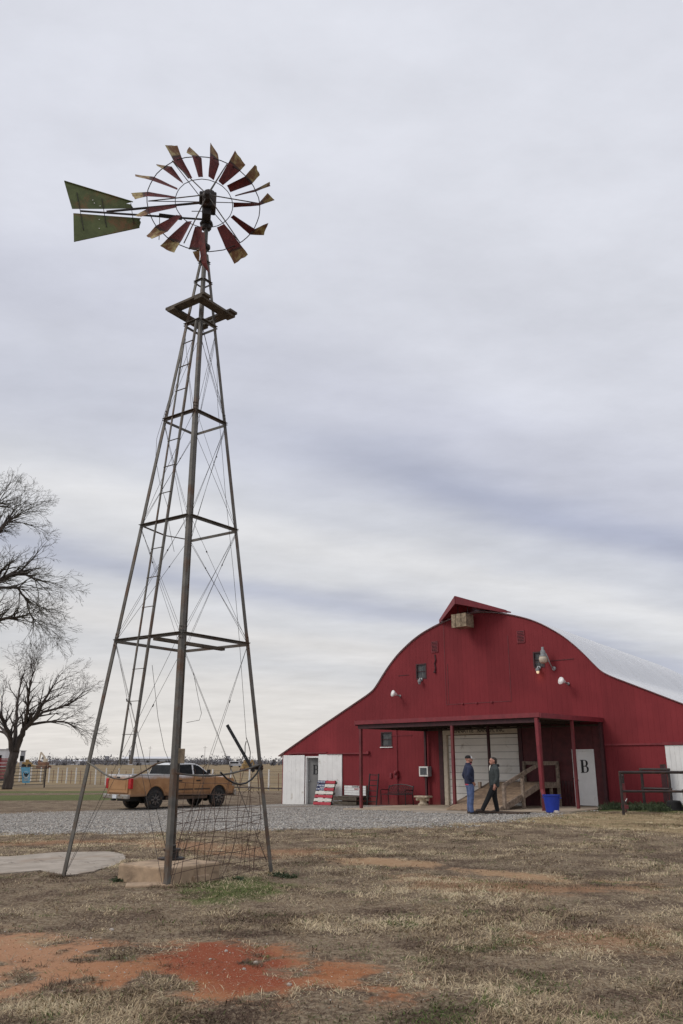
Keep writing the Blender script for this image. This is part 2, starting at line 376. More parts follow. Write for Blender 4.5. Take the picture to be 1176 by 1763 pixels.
# ------------------------------------------------------------------ object helpers
COL = scene.collection
def empty(name, loc, rz=0.0):
    o = bpy.data.objects.new(name, None); o.empty_display_size = .2
    o.location = loc; o.rotation_euler = (0, 0, rz); COL.objects.link(o); return o
def tag(o, label, cat, group=None):
    o['label'] = label; o['category'] = cat
    if group: o['group'] = group
    return o
def kind(o, k, label=None):
    o['kind'] = k
    if label: o['label'] = label
    return o
def link(name, me, parent=None):
    o = bpy.data.objects.new(name, me); COL.objects.link(o)
    if parent is not None: o.parent = parent
    return o
def V3(p): return Vector((float(p[0]), float(p[1]), float(p[2])))
class MB:
    def __init__(s, off=(0, 0, 0)):
        s.v, s.f, s.mi = [], [], []; s.off = V3(off)
    def add(s, vs, fs, mi=0):
        b = len(s.v); s.v += [V3(p) for p in vs]; s.f += [tuple(b + i for i in f) for f in fs]; s.mi += [mi] * len(fs); return s
    def box(s, c, sz, rot=None, mi=0):
        hx, hy, hz = sz[0] / 2, sz[1] / 2, sz[2] / 2
        vs = [Vector((x, y, z)) for z in (-hz, hz) for x, y in ((-hx, -hy), (hx, -hy), (hx, hy), (-hx, hy))]
        if rot is not None: vs = [rot @ q for q in vs]
        c = V3(c)
        return s.add([q + c for q in vs], [(0, 3, 2, 1), (4, 5, 6, 7), (0, 1, 5, 4), (1, 2, 6, 5), (2, 3, 7, 6), (3, 0, 4, 7)], mi)
    def mm(s, a, b, mi=0):
        return s.box([(a[i] + b[i]) / 2 for i in range(3)], [abs(b[i] - a[i]) for i in range(3)], None, mi)
    def bar(s, a, b, w, t, up=(0, 0, 1), mi=0):
        a, b = V3(a), V3(b); d = b - a; L = d.length
        if L < 1e-6: return s
        d /= L; u = V3(up); x = d.cross(u)
        if x.length < 1e-4: x = d.cross(Vector((1, 0, 0)))
        x.normalize(); z = x.cross(d)
        vs = []
        for p in (a, b):
            for i, j in ((-1, -1), (1, -1), (1, 1), (-1, 1)): vs.append(p + x * (i * w / 2) + z * (j * t / 2))
        return s.add(vs, [(0, 1, 2, 3), (7, 6, 5, 4), (0, 4, 5, 1), (1, 5, 6, 2), (2, 6, 7, 3), (3, 7, 4, 0)], mi)
    def angle(s, a, b, w, t, d1, d2, mi=0):
        """L-section from a to b with flanges along d1 and d2"""
        a, b, d1, d2 = V3(a), V3(b), V3(d1).normalized(), V3(d2).normalized()
        sec = [Vector((0, 0)), Vector((w, 0)), Vector((w, t)), Vector((t, t)), Vector((t, w)), Vector((0, w))]
        vs = [p + d1 * q.x + d2 * q.y for p in (a, b) for q in sec]
        fs = [(i, (i + 1) % 6, 6 + (i + 1) % 6, 6 + i) for i in range(6)] + [(0, 5, 4, 3, 2, 1), (6, 7, 8, 9, 10, 11)]
        return s.add(vs, fs, mi)
    def tube(s, pts, r, n=6, mi=0, cap=True):
        pts = [V3(p) for p in pts]; k = len(pts)
        rs = [r] * k if isinstance(r, (int, float)) else list(r)
        b = len(s.v); prev = None
        for i, p in enumerate(pts):
            d = (pts[min(i + 1, k - 1)] - pts[max(i - 1, 0)])
            if d.length < 1e-9: d = Vector((0, 0, 1))
            d.normalize()
            if prev is None:
                x = d.cross(Vector((0, 0, 1)) if abs(d.z) < .9 else Vector((1, 0, 0)))
            else:
                x = prev - d * prev.dot(d)
            x.normalize(); prev = x; y = d.cross(x)
            for j in range(n):
                a = 2 * math.pi * j / n
                s.v.append(p + (x * math.cos(a) + y * math.sin(a)) * rs[i])
        for i in range(k - 1):
            for j in range(n):
                s.f.append((b + i * n + j, b + i * n + (j + 1) % n, b + (i + 1) * n + (j + 1) % n, b + (i + 1) * n + j)); s.mi.append(mi)
        if cap:
            s.f.append(tuple(b + j for j in reversed(range(n)))); s.mi.append(mi)
            s.f.append(tuple(b + (k - 1) * n + j for j in range(n))); s.mi.append(mi)
        return s
    def lathe(s, prof, n, c, ax=(0, 0, 1), mi=0):
        """prof: (radius, height) along ax"""
        ax = V3(ax).normalized(); c = V3(c)
        x = ax.cross(Vector((0, 0, 1)) if abs(ax.z) < .9 else Vector((1, 0, 0))).normalized(); y = ax.cross(x)
        b = len(s.v)
        for r, h in prof:
            for j in range(n):
                a = 2 * math.pi * j / n
                s.v.append(c + ax * h + (x * math.cos(a) + y * math.sin(a)) * r)
        for i in range(len(prof) - 1):
            for j in range(n):
                s.f.append((b + i * n + j, b + i * n + (j + 1) % n, b + (i + 1) * n + (j + 1) % n, b + (i + 1) * n + j)); s.mi.append(mi)
        s.f.append(tuple(b + j for j in reversed(range(n)))); s.mi.append(mi)
        s.f.append(tuple(b + (len(prof) - 1) * n + j for j in range(n))); s.mi.append(mi)
        return s
    def prism(s, poly, fn, d0, d1, mi=0):
        """polygon (2-D) swept from depth d0 to d1; fn(a, b, d) -> point"""
        n = len(poly)
        vs = [fn(a, b_, d0) for a, b_ in poly] + [fn(a, b_, d1) for a, b_ in poly]
        fs = [tuple(range(n)), tuple(reversed(range(n, 2 * n)))] + [(i, n + i, n + (i + 1) % n, (i + 1) % n) for i in range(n)]
        return s.add(vs, fs, mi)
    def mesh(s, name, mats, smooth=False):
        me = bpy.data.meshes.new(name)
        me.from_pydata([tuple(p - s.off) for p in s.v], [], s.f)
        if isinstance(mats, str): mats = [mats]
        for m in mats: me.materials.append(MATS[m])
        if len(mats) > 1: me.polygons.foreach_set('material_index', s.mi)
        if smooth: me.polygons.foreach_set('use_smooth', [True] * len(me.polygons))
        bm = bmesh.new(); bm.from_mesh(me); bmesh.ops.recalc_face_normals(bm, faces=bm.faces); bm.to_mesh(me); bm.free()
        me.update(); return me
    def build(s, name, mats, parent=None, smooth=False, bevel=0, seg=2):
        o = link(name, s.mesh(name, mats, smooth), parent)
        if bevel:
            m = o.modifiers.new('bevel', 'BEVEL'); m.width = bevel; m.segments = seg; m.limit_method = 'ANGLE'; m.angle_limit = R(40)
        return o
def text_mesh(txt, size, mat, depth=.004):
    cu = bpy.data.curves.new('lettering', 'FONT'); cu.body = txt; cu.size = size; cu.extrude = depth
    cu.align_x = 'CENTER'; cu.align_y = 'CENTER'; cu.resolution_u = 3
    o = bpy.data.objects.new('lettering', cu); COL.objects.link(o)
    dg = bpy.context.evaluated_depsgraph_get()
    me = bpy.data.meshes.new_from_object(o.evaluated_get(dg)); bpy.data.objects.remove(o); bpy.data.curves.remove(cu)
    me.materials.clear(); me.materials.append(MATS[mat]); return me
def text_on(txt, size, mat, parent, loc, rot, sx=1.0, bold=0.0):
    me = text_mesh(txt, size, mat)
    o = link('lettering', me, parent); o.location = loc; o.rotation_euler = rot; o.scale = (sx, 1, 1); return o
def copy_tree(o, parent=None):
    c = o.copy(); COL.objects.link(c)
    if parent is not None: c.parent = parent
    for ch in list(o.children): copy_tree(ch, c)
    return c
FRONT = (R(90), 0, 0)          # lettering that faces local -y

# ------------------------------------------------------------------ ground sheet
def axis(core0, core1, step, outs):
    a = list(np.arange(core0, core1 + 1e-6, step))
    lo = [core0 - d for d in outs]; hi = [core1 + d for d in outs]
    return np.array(sorted(lo) + a + hi)
gx = axis(-15, 13, .16, [.5, 1.2, 2.2, 3.6, 5.5, 8, 11, 15, 20, 26, 34, 45, 60, 90, 150, 300, 700, 1600, 3500])
gy = np.array([-60, -30, -15, -8, -4, -1, 1, 2.5] + list(np.arange(3.6, 31, .16)) + list(np.arange(31, 48, .5)) + list(np.arange(48, 110, 2.)) + [115, 125, 140, 160, 190, 240, 320, 450, 700, 1200, 2200, 4200, 7000])
GX, GY = np.meshgrid(gx, gy)
GZ = gz(GX, GY, True)
# hold the soil a little below the concrete
pad_poly = pxpoly([(-330, 1478), (-60, 1476), (20, 1474), (100, 1467), (185, 1466), (213, 1470), (217, 1477), (196, 1490), (160, 1500), (118, 1507), (70, 1498), (-20, 1506), (-330, 1508)], 0.02)
slab_poly = [tuple(barn_pt(s, y, 0)[:2]) for s, y in ((8.15, -4.25), (17.75, -4.3), (17.75, .3), (8.0, .3))]
GZ = GZ - .05 * sstep(-.05, .12, sdpoly(GX, GY, pad_poly)) - .03 * sstep(-.02, .1, sdpoly(GX, GY, slab_poly))
ny, nx = GX.shape
gme = bpy.data.meshes.new('ground')
idx = np.arange(nx * ny).reshape(ny, nx)
quads = np.stack([idx[:-1, :-1], idx[:-1, 1:], idx[1:, 1:], idx[1:, :-1]], -1).reshape(-1, 4)
gme.vertices.add(nx * ny); gme.vertices.foreach_set('co', np.stack([GX, GY, GZ], -1).ravel())
gme.loops.add(quads.size); gme.loops.foreach_set('vertex_index', quads.ravel())
gme.polygons.add(len(quads)); gme.polygons.foreach_set('loop_start', np.arange(len(quads)) * 4); gme.polygons.foreach_set('loop_total', np.full(len(quads), 4))
gme.update(calc_edges=True)
gme.polygons.foreach_set('use_smooth', [True] * len(quads))
for nm, polys in (('sd_gravel', [GRAVEL]), ('sd_dirt', DIRT), ('sd_red', RED), ('sd_sand', SAND), ('sd_faint', FAINT), ('sd_straw', STRAW), ('sd_green', GREEN), ('sd_field', FIELD)):
    at = gme.attributes.new(nm, 'FLOAT', 'POINT')
    at.data.foreach_set('value', np.clip(dirt_sd(GX.ravel(), GY.ravel()) if nm == 'sd_dirt' else sdmax(GX.ravel(), GY.ravel(), polys), -3, 3))
t = NT('ground')
P = t.pos()
nA = t.noise(.55, 6, .62, vec=P); nB = t.noise(2.6, 6, .65, vec=P); nC = t.noise(13, 5, .65, vec=P); nD = t.noise(60, 4, .6, vec=P)
nE = t.noise(34, 5, .7, vec=P, stretch=(1, .45, 1)); nF = t.noise(150, 3, .6, vec=P)
base = t.mix(t.step(nB, .36, .64), (.14, .096, .064), (.235, .172, .11))
base = t.mix(t.math('MULTIPLY', t.step(nC, .44, .66), .8), base, (.31, .25, .17))
base = t.mix(t.math('MULTIPLY', t.step(nA, .56, .72), .4), base, (.18, .105, .065))
base = t.mix(t.math('MULTIPLY', t.step(t.noise(1.35, 5, .6, vec=P), .47, .60), .75), base, (.082, .05, .035))
base = t.mix(t.math('MULTIPLY', t.step(nE, .50, .64), .75), base, (.32, .26, .18))
base = t.mix(t.math('MULTIPLY', t.step(nE, .47, .34), .8), base, (.055, .042, .033))
base = t.mix(t.math('MULTIPLY', t.step(nF, .52, .68), .5), base, (.05, .04, .03))
grn = t.mix(t.step(nC, .35, .65), (.07, .10, .028), (.15, .16, .06))
base = t.mix(t.math('MULTIPLY', t.step(t.math('ADD', t.attr('sd_green').outputs['Fac'], t.math('MULTIPLY', t.math('SUBTRACT', nB, .5), 2.5)), -.25, .5), .92), base, grn)
# field beyond the fence
fld = t.mix(t.step(t.noise(.16, 5, .6, vec=P), .35, .65), (.30, .225, .125), (.205, .15, .088))
fld = t.mix(t.math('MULTIPLY', t.step(t.noise(.03, 4, .6, vec=P, stretch=(.4, 1.6, 1)), .45, .62), .6), fld, (.19, .15, .105))
base = t.mix(t.step(t.math('ADD', t.attr('sd_field').outputs['Fac'], t.math('MULTIPLY', t.math('SUBTRACT', nA, .5), 3.)), -.8, .8), base, fld)
def zone(attr, amp1, amp2, a, b):
    v = t.math('ADD', t.attr(attr).outputs['Fac'], t.math('MULTIPLY', t.math('SUBTRACT', nB, .5), amp1))
    v = t.math('ADD', v, t.math('MULTIPLY', t.math('SUBTRACT', nC, .5), amp2))
    return t.step(v, a, b)
sand = t.mix(t.step(nC, .35, .7), (.36, .215, .115), (.44, .30, .18))
stz = zone('sd_straw', 1.5, .8, -.3, .4)
base = t.mix(t.math('MULTIPLY', stz, .8), base, t.mix(t.step(nB, .4, .6), (.36, .265, .15), (.24, .19, .10)))
fz = zone('sd_faint', 1.8, 1.0, -.15, .5)
base = t.mix(t.math('MULTIPLY', fz, .55), base, (.36, .19, .10))
sz = zone('sd_sand', 1.1, .7, -.05, .25)
base = t.mix(t.math('MULTIPLY', sz, .85), base, sand)
dirt = t.mix(t.step(nB, .35, .62), (.30, .112, .046), (.35, .165, .082))
dirt = t.mix(t.step(t.math('ADD', t.attr('sd_red').outputs['Fac'], t.math('MULTIPLY', t.math('SUBTRACT', nB, .5), .8)), -.15, .25), dirt, (.245, .066, .032))
spx = t.add('ShaderNodeSeparateXYZ'); t.l.new(P, spx.inputs[0])
lft = t.step(t.math('ADD', spx.outputs[0], t.math('MULTIPLY', t.math('SUBTRACT', nB, .5), 2.2)), -1.5, -2.6)
dirt = t.mix(t.math('MULTIPLY', lft, .8), dirt, (.40, .225, .13))
dirt = t.mix(t.math('MULTIPLY', t.step(nD, .55, .72), .6), dirt, (.17, .065, .03))
dirt = t.mix(t.math('MULTIPLY', t.step(t.noise(95, 3, .5, vec=P), .60, .67), .7), dirt, (.47, .33, .235))
dz = zone('sd_dirt', .8, .8, -.16, .24)
base = t.mix(dz, base, dirt)
vo = t.add('ShaderNodeTexVoronoi'); vo.inputs['Scale'].default_value = 21; t.l.new(P, vo.inputs['Vector'])
vs_ = t.add('ShaderNodeSeparateColor'); t.l.new(vo.outputs['Color'], vs_.inputs[0])
grv = t.mix(vs_.outputs[0], (.20, .183, .162), (.53, .495, .445))
grv = t.mix(t.step(vo.outputs['Distance'], .52, .8), grv, (.075, .068, .06))
grv = t.mix(t.math('MULTIPLY', t.step(nB, .52, .68), .45), grv, (.235, .20, .165))
grv = t.mix(t.math('MULTIPLY', t.step(t.noise(.9, 5, .6, vec=P, stretch=(.35, 1, 1)), .54, .68), .5), grv, (.26, .22, .175))
grv = t.mix(t.math('MULTIPLY', t.step(t.noise(1.1, 4, .5, vec=P, stretch=(.10, 1.3, 1)), .52, .62), .65), grv, (.21, .17, .13))
gzn = zone('sd_gravel', 1.6, 1.0, -.3, .35)
base = t.mix(gzn, base, grv)
t.bump(nC, .5, .05); t.bump(nD, .5, .015)
vb = t.math('MULTIPLY', vo.outputs['Distance'], gzn)
t.bump(t.math('MULTIPLY', vb, -1), .6, .03)
t.b.inputs['Specular IOR Level'].default_value = .1
MATS['ground'] = t.fin(base, .95)
gme.materials.append(MATS['ground'])
ground = kind(link('ground', gme), 'structure', 'dry turf, orange dirt and grey gravel yard running out to open fields')

# ------------------------------------------------------------------ concrete sheets
def sheet(name, poly, zf, th, mat, label, wob=0.0, sub=6):
    pts = []
    rr = random.Random(3)
    for i in range(len(poly)):
        a, b = poly[i], poly[(i + 1) % len(poly)]
        for k in range(sub):
            q = k / sub; j = rr.uniform(-wob, wob)
            pts.append((a[0] + (b[0] - a[0]) * q + j, a[1] + (b[1] - a[1]) * q + rr.uniform(-wob, wob)))
    m = MB(); n = len(pts)
    vs = [(x, y, zf(x, y)) for x, y in pts] + [(x, y, zf(x, y) - th) for x, y in pts]
    m.add(vs, [tuple(range(n)), tuple(reversed(range(n, 2 * n)))] + [(i, n + i, n + (i + 1) % n, (i + 1) % n) for i in range(n)])
    return kind(m.build(name, mat), 'structure', label)
sheet('concrete_pad', pad_poly, lambda x, y: .022, .15, 'concrete', 'weathered grey concrete pad let into the turf beside the windmill', .025)
def bs(x, y): return (x - BP[0]) * BU[0] + (y - BP[1]) * BU[1]
sheet('porch_slab', slab_poly, lambda x, y: float(zfar(bs(x, y))) + .035, .3, 'slab_concrete', 'tan concrete slab under the red porch roof', 0, 1)
apron_poly = [tuple(barn_pt(s, y, 0)[:2]) for s, y in ((11.6, -4.27), (15.55, -4.28), (15.75, -5.75), (12.7, -5.45))]
sheet('concrete_apron', apron_poly, lambda x, y: float(zfar(bs(x, y))) + .022, .25, 'concrete', 'pale concrete apron in front of the porch slab', .02, 3)

# ------------------------------------------------------------------ dry turf, stones
def scatter_grass():
    rng = np.random.default_rng(11)
    N = 1750000
    y = 5.0 + (27.5 - 5.0) * rng.random(N) ** 1.6
    half = y * .47 + 1.6
    x = (rng.random(N) * 2 - 1) * half
    dens = np.clip((vnoise(x, y, 1.0, 2, 4) - .5) * 1.9 + .5, 0, 1); dens2 = vnoise(x, y, 3.7, 5, 3)
    sdd = np.maximum(dirt_sd(x, y) + (vnoise(x, y, 2.6, 4, 3) - .5) * .5, sdmax(x, y, SAND) - .1 + (vnoise(x, y, 2.6, 4, 3) - .5) * 1.0)
    sdg = sdpoly(x, y, GRAVEL) + (vnoise(x, y, 1.6, 6, 3) - .5) * 2.2
    sgr = sdmax(x, y, GREEN) + (vnoise(x, y, 2.0, 1, 3) - .5) * 1.2
    pad = sdpoly(x, y, pad_poly)
    bx, by = x - MILL[0] - .12, y - MILL[1] + .64
    ca, sa = math.cos(MILL_A), math.sin(MILL_A)
    lx, ly = bx * ca + by * sa, -bx * sa + by * ca
    inblock = (np.abs(lx) + np.abs(ly)) < BLOCK_HD + .02
    p = np.clip(.42 + 1.0 * (dens - .45) + .9 * (dens2 - .5), .14, 1)
    p = np.where(sdd > .12, .012 + .05 * (dens2 > .6), p)
    p = np.where((sdd > -.12) & (sdd <= .12), p * .45, p)
    p = np.where(sdg > -.2, p * np.clip(.35 - sdg * .5, 0, 1), p)
    p = np.where(sgr > 0, np.maximum(p, .85), p)
    lgd = np.min([np.hypot(x - leg_pt(k, 0)[0], y - leg_pt(k, 0)[1]) for k in range(4)], axis=0)
    p = np.where(lgd < .3, np.maximum(p, .95), p)
    p = np.where((pad > -.02 + .14 * (dens2 - .35)) | inblock, 0, p)
    keep = rng.random(N) < p
    x, y, dens, sgr, sdd, lgd = x[keep], y[keep], dens[keep], sgr[keep], sdd[keep], lgd[keep]
    n = len(x); print('blades', n)
    # blades lean over in tufts: neighbours share a lie direction
    ang = 2 * np.pi * (vnoise(x, y, 2.2, 0, 2) * 2.2 + rng.normal(0, .22, n))
    ln = (.03 + .06 * rng.random(n) ** 1.6) * (.85 + .35 * dens)
    tall = rng.random(n) < .03; ln = np.where(tall, ln * 1.6, ln)
    ln = np.where(sgr > 0, ln * 1.1, ln); ln = np.where(lgd < .22, ln * 1.7, ln)
    el = np.where(rng.random(n) < .8, rng.uniform(.02, .36, n), rng.uniform(.36, 1.0, n))
    wd = .0018 + .0024 * rng.random(n); wd = wd * np.clip(y / 9.0, .9, 2.2)
    z = gz(x, y, True)
    dx, dy = np.cos(ang), np.sin(ang)
    nxv, nyv = -dy, dx
    h1 = ln * .55; h2 = ln
    e2 = el * rng.uniform(.1, .7, n)
    p0 = np.stack([x, y, z - .004], -1)
    p1 = p0 + np.stack([dx * np.cos(el) * h1, dy * np.cos(el) * h1, np.sin(el) * h1], -1)
    p2 = p1 + np.stack([dx * np.cos(e2) * (h2 - h1), dy * np.cos(e2) * (h2 - h1), np.sin(e2) * (h2 - h1)], -1)
    off = np.stack([nxv * wd, nyv * wd, np.zeros(n)], -1)
    near = y < 10.5
    o1 = np.argsort(~near, kind='stable'); nn = int(near.sum()); nf = n - nn
    p0, p1, p2, off, x, y, dens, sgr, sdd = (q[o1] for q in (p0, p1, p2, off, x, y, dens, sgr, sdd))
    Vn = np.stack([p0 - off, p0 + off, p1 + off * .8, p1 - off * .8, p2], 1)[:nn].reshape(-1, 3)
    Vf = np.stack([p0 - off, p0 + off, p2], 1)[nn:].reshape(-1, 3)
    V = np.concatenate([Vn, Vf])
    b = np.arange(nn)[:, None] * 5
    lv = np.concatenate([np.concatenate([b + np.array([[0, 1, 2, 3]]), b + np.array([[3, 2, 4]])], 1).ravel(), nn * 5 + np.arange(nf * 3)])
    ls = np.concatenate([(np.arange(nn)[:, None] * 7 + np.array([[0, 4]])).ravel(), nn * 7 + np.arange(nf) * 3]); lt = np.concatenate([np.tile([4, 3], nn), np.full(nf, 3)])
    me = bpy.data.meshes.new('dry_grass')
    me.vertices.add(len(V)); me.vertices.foreach_set('co', V.ravel())
    me.loops.add(len(lv)); me.loops.foreach_set('vertex_index', lv)
    me.polygons.add(len(ls)); me.polygons.foreach_set('loop_start', ls); me.polygons.foreach_set('loop_total', lt)
    me.update(calc_edges=True)
    straw = np.array([[.58, .47, .305], [.46, .355, .22], [.31, .23, .145], [.165, .113, .075], [.085, .054, .038]])
    green = np.array([[.085, .125, .03], [.13, .16, .05], [.06, .085, .025]])
    tone = np.clip((vnoise(x, y, 1.5, 3, 5) - .5) * 1.5 + .49 + .25 * (dens - .5), 0, 1) - .20 * np.exp(-((sdd + .25) / .3) ** 2) - .24 * np.exp(-((y - 6.2) / .55) ** 2) * sstep(1.2, .3, x)
    pick = np.clip((rng.random(n) * 3.0 + (0.55 - tone) * 6.5), 0, 4.49).astype(int)
    col = straw[pick] * rng.uniform(.75, 1.2, (n, 1))
    gp = np.where(sgr > -.1, .62, .05 + .45 * (vnoise(x, y, 2.3, 7, 3) > .655))
    isg = rng.random(n) < gp
    col = np.where(isg[:, None], green[rng.integers(0, 3, n)] * rng.uniform(.7, 1.3, (n, 1)), col)
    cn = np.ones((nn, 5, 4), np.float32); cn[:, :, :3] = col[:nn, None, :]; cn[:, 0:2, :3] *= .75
    cf = np.ones((nf, 3, 4), np.float32); cf[:, :, :3] = col[nn:, None, :]
    c4 = np.concatenate([cn.reshape(-1, 4), cf.reshape(-1, 4)])
    ca_ = me.color_attributes.new('tint', 'FLOAT_COLOR', 'POINT'); ca_.data.foreach_set('color', c4.ravel())
    tt = NT('dry_grass'); tt.b.inputs['Specular IOR Level'].default_value = .12
    MATS['dry_grass'] = tt.fin(tt.attr('tint').outputs['Color'], .8)
    me.materials.append(MATS['dry_grass'])
    kind(link('dry_grass', me), 'stuff', 'matted dry straw and winter grass covering the yard')
def scatter_stones(name, label, x, y, size, seed, tints):
    rng = np.random.default_rng(seed); n = len(x)
    z = gz(x, y, True)
    o = np.array([[1, 0, 0], [0, 1, 0], [-1, 0, 0], [0, -1, 0], [0, 0, .75], [0, 0, -.6]], float)
    fc = np.array([[0, 1, 4], [1, 2, 4], [2, 3, 4], [3, 0, 4], [1, 0, 5], [2, 1, 5], [3, 2, 5], [0, 3, 5]])
    a = rng.random(n) * 6.283; ca, sa = np.cos(a), np.sin(a)
    sc = size[:, None] * rng.uniform(.6, 1.3, (n, 3))
    V = o[None] * (1 + rng.uniform(-.3, .3, (n, 6, 1))) * sc[:, None, :]
    X = V[:, :, 0] * ca[:, None] - V[:, :, 1] * sa[:, None] + x[:, None]
    Y = V[:, :, 0] * sa[:, None] + V[:, :, 1] * ca[:, None] + y[:, None]
    Z = V[:, :, 2] + (z + size * .15)[:, None]
    me = bpy.data.meshes.new(name)
    me.vertices.add(n * 6); me.vertices.foreach_set('co', np.stack([X, Y, Z], -1).ravel())
    lv = (np.arange(n)[:, None, None] * 6 + fc[None]).ravel()
    me.loops.add(len(lv)); me.loops.foreach_set('vertex_index', lv)
    me.polygons.add(n * 8); me.polygons.foreach_set('loop_start', np.arange(n * 8) * 3); me.polygons.foreach_set('loop_total', np.full(n * 8, 3))
    me.update(calc_edges=True)
    c4 = np.ones((n, 6, 4), np.float32); tints = np.array(tints)
    c4[:, :, :3] = (tints[rng.integers(0, len(tints), n)] * rng.uniform(.7, 1.25, (n, 1)))[:, None, :]
    ca_ = me.color_attributes.new('tint', 'FLOAT_COLOR', 'POINT'); ca_.data.foreach_set('color', c4.ravel())
    if 'stone_tint' not in MATS:
        tt = NT('stone_tint'); tt.b.inputs['Specular IOR Level'].default_value = .2
        MATS['stone_tint'] = tt.fin(tt.attr('tint').outputs['Color'], .9)
    me.materials.append(MATS['stone_tint'])
    kind(link(name, me), 'stuff', label)
def ground_stuff():
    scatter_grass()
    rng = np.random.default_rng(5)
    N = 45000
    y = 20.5 + 16 * rng.random(N) ** 1.5; x = (rng.random(N) * 2 - 1) * (y * .44 + 1)
    ok = (sdpoly(x, y, GRAVEL) + (vnoise(x, y, 1.6, 6, 3) - .5) * 2.2 > -.5 * rng.random(N)) & (sdpoly(x, y, slab_poly) < -.05) & (sdpoly(x, y, apron_poly) < -.05) & (bs(x, y) * 0 + (x - BP[0]) * BW[0] + (y - BP[1]) * BW[1] < -.05)
    x, y = x[ok], y[ok]
    scatter_stones('gravel_stones', 'loose grey gravel spread over the yard in front of the barn', x, y, .012 + .022 * rng.random(len(x)) ** 2, 3,
                   [(.54, .51, .46), (.44, .415, .38), (.32, .30, .275), (.46, .41, .35), (.2, .19, .175)])
    N = 9000
    y = 5.5 + 5 * rng.random(N); x = (rng.random(N) * 2 - 1) * (y * .47 + 1)
    ok = (sdmax(x, y, DIRT) > -.15); x, y = x[ok], y[ok]
    sz = .003 + .006 * rng.random(len(x)) ** 2; sz = np.where(rng.random(len(x)) < .01, .007 + .008 * rng.random(len(x)), sz)
    scatter_stones('pebbles', 'scattered pebbles on the bare orange dirt', x, y, sz, 4, [(.46, .34, .25), (.36, .2, .12), (.55, .5, .45), (.28, .12, .07)])
# ------------------------------------------------------------------ windmill
MILL = np.array([-2.63, 13.54, 0.0]); MILL_A = R(10); BLOCK_HD = .73
MZ = float(gz(MILL[0], MILL[1]))
def mdir(k):                       # 0 near, 1 right, 2 far, 3 left
    a = MILL_A - math.pi / 2 + k * math.pi / 2
    return np.array([math.cos(a), math.sin(a), 0])
def mr(z): return 1.58 - .1375 * z
def leg_pt(k, z): return MILL + mdir(k) * mr(z) + np.array([0, 0, z])
def face_pt(k, z, t, out=0.0):
    """point on the face between leg k and leg k+1"""
    a, b = leg_pt(k, z), leg_pt((k + 1) % 4, z)
    n = (mdir(k) + mdir((k + 1) % 4)) / math.sqrt(2)
    return a + (b - a) * t + n * out
ground_stuff()
mill = empty('windmill', tuple(MILL))
tag(mill, 'tall old steel farm windmill with rusted red blades and green tail', 'windmill')
OFF = MILL
RINGS = [3.56, 5.52, 7.50, 9.43, 10.36, 10.80]
for k in range(4):
    m = MB(OFF)
    p0 = leg_pt(k, 0); zb = float(gz(p0[0], p0[1])) - .25
    d1 = mdir((k + 1) % 4) - mdir(k); d2 = mdir((k - 1) % 4) - mdir(k)
    zs = [zb, 3.45, 7.45, 10.98]; w = [.072, .066, .06]
    for i in range(3):
        a, b = leg_pt(k, zs[i]), leg_pt(k, zs[i + 1] + (.22 if i < 2 else 0))
        o = mdir(k) * (.004 * (2 - i))
        m.angle(a + o, b + o, w[i], .009, d1, d2)
    for i in (1, 2):                      # splice bolts
        for dz in (.02, .08, .14, .2):
            for d in (d1, d2):
                c = leg_pt(k, zs[i] + dz) + d / np.linalg.norm(d) * .035
                nn = mdir(k); m.box(c + nn * .02, (.016, .016, .016))
    m.build('leg', 'steel', mill)
rg = random.Random(4)
for zi, z in enumerate(RINGS):
    for k in range(4):
        a, b = face_pt(k, z, .01, .004), face_pt(k, z, .99, .004)
        wd = .05 if zi < 4 else .035
        m = MB(OFF)
        if zi == 1 and k == 2:           # bowed brace on the back left
            mid = (a + b) / 2 + np.array([0, 0, -.05]); m.bar(a, mid, wd, .007).bar(mid, b, wd, .007)
        else:
            m.angle(a, b, wd, .007, np.cross(b - a, (0, 0, 1)) * (1 if k in (0, 1) else 1), (0, 0, -1))
        m.build('girt', 'steel', mill)
# bent old braces at head height
m = MB(OFF); pts = [face_pt(3, 1.66, q, .02) + np.array([0, 0, -.26 * math.sin(math.pi * min(1, q * 1.15)) ** 1.2]) for q in np.linspace(0, .93, 9)]
m.tube(pts, .013, 6).build('girt', 'steel', mill)
m = MB(OFF); m.bar(face_pt(2, 1.66, .02), face_pt(2, 1.66, .98), .04, .007).build('girt', 'steel', mill)
m = MB(OFF); pts = [face_pt(0, 1.50 + .12 * q, q, .0) + np.array([0, 0, -.10 * math.sin(math.pi * q)]) for q in np.linspace(.02, .98, 9)]
m.tube(pts, .015, 6).build('girt', 'steel', mill)
m = MB(OFF); pts = [face_pt(0, 1.62 - .30 * math.sin(math.pi * q) ** .8, .42 + .56 * q, .04) for q in np.linspace(0.1, 1, 8)]
m.tube(pts, .014, 6).build('girt', 'black_metal', mill)
m = MB(OFF); m.bar(face_pt(1, 1.6, .02), face_pt(1, 1.62, .98), .04, .007).build('girt', 'steel', mill)
# pump-rod guide across the first ring
m = MB(OFF); m.bar(face_pt(3, 3.50, .62) , face_pt(1, 3.50, .38), .085, .05).build('guide_beam', 'old_wood', mill)
